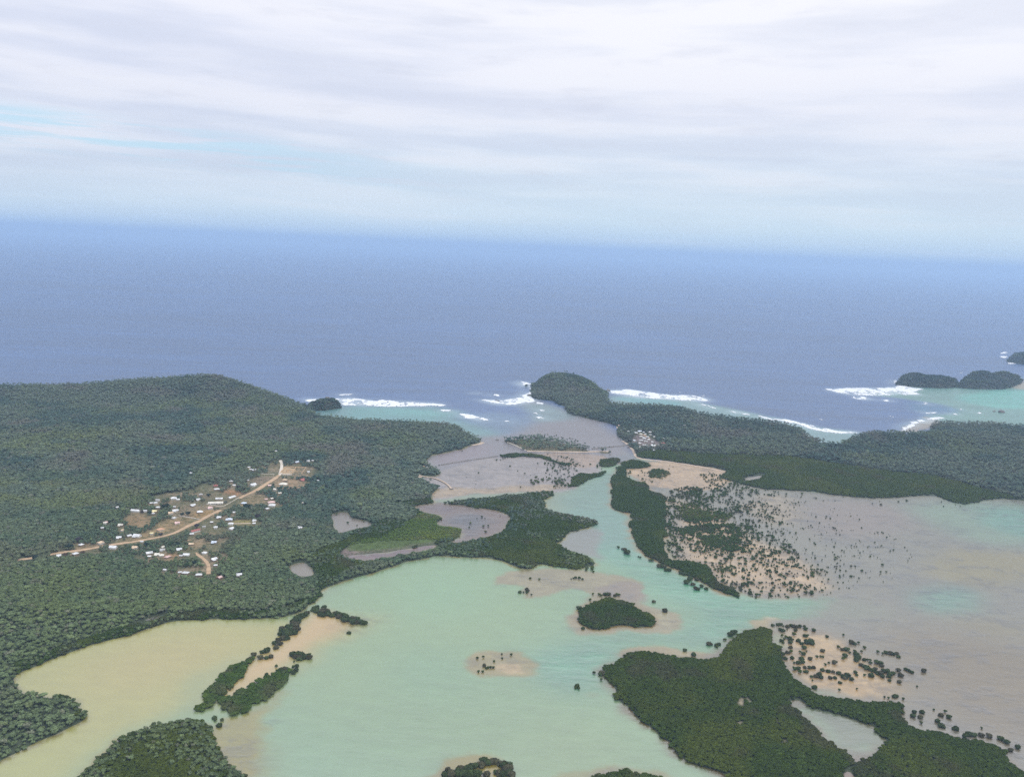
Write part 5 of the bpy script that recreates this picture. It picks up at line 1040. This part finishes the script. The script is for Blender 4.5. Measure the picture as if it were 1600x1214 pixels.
for poly, sp, pb, r0, r1 in (
    ([(1045, 765), (1085, 760), (1130, 765), (1142, 773), (1120, 782), (1080, 782), (1050, 776)], 6, .42, 2.2, 4), ([(1048, 795), (1062, 790), (1090, 797), (1140, 803), (1142, 812), (1105, 816), (1080, 818), (1060, 808)], 5.5, .55, 2.4, 4),
    ([(1060, 830), (1080, 822), (1120, 818), (1160, 822), (1158, 840), (1155, 855), (1150, 862), (1120, 858), (1090, 848), (1065, 842)], 5.5, .5, 2.4, 4), ([(1038, 775), (1058, 780), (1062, 870), (1100, 880), (1120, 900), (1090, 890), (1040, 872)], 5, .5, 1.3, 3.4), ([(1060, 782), (1150, 782), (1160, 800), (1140, 806), (1060, 796)], 5.5, .3, 1.2, 3.2), ([(1060, 816), (1160, 812), (1180, 830), (1160, 880), (1120, 875), (1062, 850)], 5.5, .32, 1.2, 3.4), ([(1100, 880), (1160, 870), (1180, 905), (1160, 930), (1130, 912)], 5.5, .35, 1.2, 3.4),
    ([(1040, 770), (1130, 765), (1190, 775), (1230, 800), (1220, 840), (1250, 860), (1300, 900), (1290, 930), (1180, 938), (1100, 880), (1045, 870)], 5.5, .19, 0.8, 3.4), ([(1150, 790), (1260, 790), (1400, 880), (1380, 900), (1300, 930), (1200, 900)], 6, .055, .7, 2.4), ([(1190, 775), (1330, 795), (1430, 860), (1410, 905), (1310, 935), (1180, 938), (1150, 860)], 6, .05, .6, 1.8),
    ([(1160, 905), (1230, 912), (1290, 915), (1285, 928), (1230, 935), (1165, 936)], 7, .40, 1.3, 3.6), ([(1170, 860), (1230, 850), (1262, 880), (1240, 895), (1180, 885)], 7, .22, 1.2, 3.2), ([(1280, 885), (1350, 880), (1360, 900), (1300, 905)], 7, .12, 1.2, 3), ([(1095, 735), (1140, 742), (1200, 762), (1230, 772), (1200, 778), (1140, 768), (1100, 758)], 7, .36, 1.5, 3.4),
    ([(1200, 768), (1300, 775), (1460, 776), (1530, 788), (1500, 795), (1300, 785), (1230, 790)], 8, .06, 1.2, 3), ([(1012, 742), (1018, 735), (1035, 733), (1050, 742), (1040, 748), (1018, 748)], 6, .85, 2.4, 4), ([(980, 738), (1050, 722), (1060, 740), (1000, 752)], 8, .06, 1.5, 3), ([(970, 738), (1010, 735), (1020, 752), (1010, 762), (985, 752)], 7, .12, 1.5, 3.2),
    ([(846, 708), (880, 714), (905, 716), (906, 730), (890, 750), (885, 765), (865, 763), (850, 745), (855, 725)], 8, .22, 1.4, 3.2), ([(824, 752), (838, 744), (860, 745), (858, 755), (835, 758)], 7, .5, 1.5, 3.4), ([(864, 757), (874, 748), (886, 752), (885, 764)], 7, .6, 1.8, 3.6), ([(690, 735), (790, 720), (880, 715), (880, 760), (760, 765)], 9, .014, 1, 2.4),
    ([(755, 720), (790, 712), (792, 718), (760, 722)], 8, .3, 1.5, 3), ([(930, 730), (950, 715), (958, 722), (945, 735)], 8, .2, 1.5, 3), ([(905, 722), (945, 727), (940, 736), (905, 735)], 8, .13, 1.5, 3), ([(665, 722), (700, 708), (745, 697), (750, 702), (690, 716)], 8, .05, 1.3, 2.6),
    ([(650, 790), (735, 790), (800, 806), (790, 825), (740, 845), (700, 812)], 8, .035, 1.2, 3.2), ([(517, 806), (545, 800), (560, 812), (575, 818), (545, 830)], 8, .06, 1.6, 3), ([(1215, 975), (1250, 975), (1262, 1040), (1240, 1055), (1222, 1020)], 8, .16, 1.4, 3), ([(1225, 1040), (1275, 1060), (1280, 1075), (1250, 1064)], 7, .35, 1.6, 3.4)):
    x, y = candidates(fill(trace(poly)), sp, 0.66); k = RNG.uniform(0, 1, len(x)) < pb*1.5*np.clip(0.35+1.6*sstep(.35, .65, fbm(x, y, 35, 3, 95)), 0, 1.35)
    if LAND is not None: k &= samp(LAND, x, y) < 0.5
    sx += list(x[k]); sy += list(y[k]); ss += list(0.75*r0+(r1-0.75*r0)*RNG.uniform(0, 1, k.sum())**2.0)
sx, sy, ss = np.array(sx), np.array(sy), np.array(ss)
stuff('mangrove_scrub', 'hundreds of small mangrove bushes speckling the far tidal flats', sx, sy, np.zeros(len(sx))-.1, RNG.choice(M_, len(sx)), ss/3.0, tint_mang(sx, sy)*1.05, 'mangrove scrub')

# separate village trees and the islet's palms
VT = [broadleaf(500+i).build('broadleaf_tree', [M_LEAF, M_BARK]) for i in range(4)]
for px_, py_, r, c, lb in ((258, 795, 9, 'd', 'big dark round tree between the upper houses'), (233.5, 804, 6, 'd', 'dark tree beside the yellowish house'), (222, 802, 4.5, 'p', 'small purplish tree right of the long narrow building'), (373, 765, 6.5, 'p', 'dark purple tree beside the small white hut above the road'),
                           (386, 795, 9, 'd', 'wide dark tree below the bluish roofed roadside house'), (402, 810, 8, 'p', 'purplish tree above the right end of the yellow lane'), (380, 809, 8, 'g', 'green round tree above the middle of the yellow lane'), (307, 825, 7.5, 'p', 'dark purple tree behind the maroon roof'),
                           (304, 883, 7, 'd', 'blue dark tree left of the straight lower path'), (292, 886, 7, 'g', 'green tree left of the blue dark tree by the path'), (251, 837, 5, 'p', 'small purple tree below the orange and yellow roof'), (345.5, 897, 5, 'y', 'yellow green bush tree right of the path foot'),
                           (229, 854, 7.5, 'd', 'dark round tree just below the road at the left bend'), (266, 853, 8, 'g', 'green tree below the road left of a cluster of three'), (278, 853, 7.5, 'd', 'dark tree below the road in the middle of the cluster'), (108, 858, 9, 'd', 'big blue dark tree by the left clearing'),
                           (122, 847, 8, 'p', 'large purple brown tree above the left clearing'), (101, 871, 7.5, 'b', 'red brown tree between two small white houses'), (56, 875, 7, 'd', 'dark tree hiding the road at its left end'), (130, 866, 6, 'b', 'brown tree right of the white roadside house'),
                           (294, 806, 7, 'd', 'wide dark tree left of the white house on the lawn'), (284, 806, 6, 'd', 'dark tree above the white fence wall'), (326, 776, 6, 'd', 'dark tree behind the left end of the school')):
    x, y, z = [float(v[0]) for v in ground(np.array([float(px_)]), np.array([float(py_)]))]
    o = bpy.data.objects.new('broadleaf_tree', VT[int(r*7) % 4]); C.objects.link(o); o.location = (x, y, z-.2); s = r*mpp(px_, py_)/4.6*0.55; o.scale = (s*1.1, s*1.1, s*.85); o.rotation_euler = (0, 0, random.uniform(0, 6))
    o.color = {'d': (.020, .034, .026, 1), 'p': (.040, .034, .038, 1), 'g': (.035, .06, .026, 1), 'y': (.13, .14, .03, 1), 'b': (.07, .048, .036, 1)}[c]; tag(o, lb, 'tree', 'separate trees among the village houses')
PM = [palm(600+i).build('palm_tree', [M_LEAF, M_BARK]) for i in range(4)]
for i, (px_, py_) in enumerate(((850, 679), (855, 678), (861, 680), (866, 679), (870, 678.5), (877, 683), (881, 683.5), (886, 684.5), (891, 683.5), (894, 685), (899, 685), (903, 688), (897, 688), (914, 691.5), (905, 692), (911, 695), (917, 696), (921, 698))):
    x, y = (float(v) for v in atz(float(px_), float(py_), 12.0)); o = bpy.data.objects.new('palm_tree', PM[i % 4]); C.objects.link(o); o.location = (x, y, float(z_at(x, y))); o.rotation_euler = (0, 0, random.uniform(0, 6)); s = random.uniform(.85, 1.1); o.scale = (s, s, s)
    o.color = (.035, .05, .028, 1); tag(o, 'slender coconut palm at the open thin end of the islet', 'palm', 'coconut palms at the open end of the islet')
for i, (px_, py_) in enumerate(((929, 697.5), (936, 699), (941, 698), (947, 699), (952, 697))):
    x, y = (float(v) for v in atz(float(px_), float(py_), 9.0)); o = bpy.data.objects.new('palm_tree', PM[i % 4]); C.objects.link(o); o.location = (x, y, float(z_at(x, y))); o.scale = (.7, .7, .75); o.color = (.03, .045, .025, 1); o.rotation_euler = (0, 0, i*1.3)
    tag(o, 'short coconut palm on the sand beside the dark causeway', 'palm', 'short palms beside the causeway')

# ------------------------------------------------------------------ rocks and surf
def rock(px_, py_, rx, ry, rz, label, col=M_STONE, name='rock'):
    p = Plant(int(px_)); p.blob((0, 0, 0), (rx, ry, rz), ICO3, 0.3); me = p.build(name, [col]); o = link(name, me); x, y = (float(v) for v in atz(float(px_), float(py_))); o.location = (x, y, rz*0.2); tag(o, label, 'rock')
rock(1565, 644.5, 10, 8, 6, 'larger dark rock standing in the turquoise eastern lagoon'); rock(1553.5, 643.3, 5, 4, 3, 'smaller dark rock in the turquoise eastern lagoon')
rock(871.5, 628.5, 6, 5, 6, 'pale white boulder at the inner foot of the headland', M_PALE); rock(950.5, 611, 7, 8, 5, 'dark sea rock off the eastern tip of the headland'); rock(827, 618.5, 7, 6, 4, 'dark rock in the foam at the western foot of the headland')
rock(512, 622.5, 7, 5, 4, 'dark rock breaking the surf behind the coastal knob')
rock(776, 626.5, 9, 5, 2.5, 'dark reef rock breaking the middle of the surf patch'); rock(776.5, 687.5, 4, 3, 2, 'small dark rock left of the palm islet'); 
def surf(polys, label, thr=0.5, res=2.2):
    V, Q, n0 = [], [], 0
    for poly in polys:
        w_ = trace(poly, 0); pad = 16
        gx, gy = np.meshgrid(np.arange(w_[:, 0].min()-pad, w_[:, 0].max()+pad, res), np.arange(w_[:, 1].min()-pad, w_[:, 1].max()+pad, res))
        wx = gx+(fbm(gx, gy, 40, 4, 3)-.5)*34; wy = gy+(fbm(gx, gy, 40, 4, 5)-.5)*34
        ins = inside(w_, wx, wy).astype(np.float32); k = max(1, int(7/res))
        c = ins
        for ax in (0, 1):
            pd = [(0, 0), (0, 0)]; pd[ax] = (k+1, k); s = np.cumsum(np.pad(c, pd, mode='edge'), axis=ax); n = c.shape[ax]; c = (np.take(s, range(2*k+1, 2*k+1+n), ax)-np.take(s, range(n), ax))/(2*k+1)
        val = c*0.85+(fbm(gx, gy*.5, 30, 6, 7, .8)-.5)*2.6-0.16
        z = 0.1+np.clip(val-thr, 0, 1)*1.8+fbm(gx, gy, 7, 3, 8)*0.5*np.clip((val-thr)*6, 0, 1)
        q = gridquads(*gx.shape); ok = (val.ravel()[q] > thr).all(1); q = q[ok]
        if not len(q): continue
        used, inv = np.unique(q, return_inverse=True); V.append(np.stack([gx.ravel(), gy.ravel(), z.ravel()], 1)[used]); Q.append(inv.reshape(q.shape)+n0); n0 += len(used)
    if V: tag(link('surf', mesh_np('surf', np.concatenate(V), np.concatenate(Q), M_FOAM, smooth=True)), label, 'surf', kind='stuff')
for polys_, lab_, thr_ in SURF: surf(polys_, lab_, thr_)

# ------------------------------------------------------------------ the air
hb = bmesh.new(); bmesh.ops.create_cube(hb, size=1.0); me = bpy.data.meshes.new('haze'); hb.to_mesh(me); hb.free(); ho = link('haze', me)
ho.scale = (130000, 66000, CAMH+173); ho.location = (0, 66000/2-3000, (CAMH+173)/2-3)
m, g = newmat('haze_air'); pv = g.n('ShaderNodeVolumePrincipled', {'Color': (0.49, 0.67, 0.90, 1), 'Density': HZ, 'Anisotropy': 0.3}); out = g.n('ShaderNodeOutputMaterial'); g.t.links.new(pv.outputs[0], out.inputs['Volume']); me.materials.append(m)
tag(ho, 'pale blue sea haze', 'haze', kind='stuff')
print('STUFF INSTANCES', TOTAL)
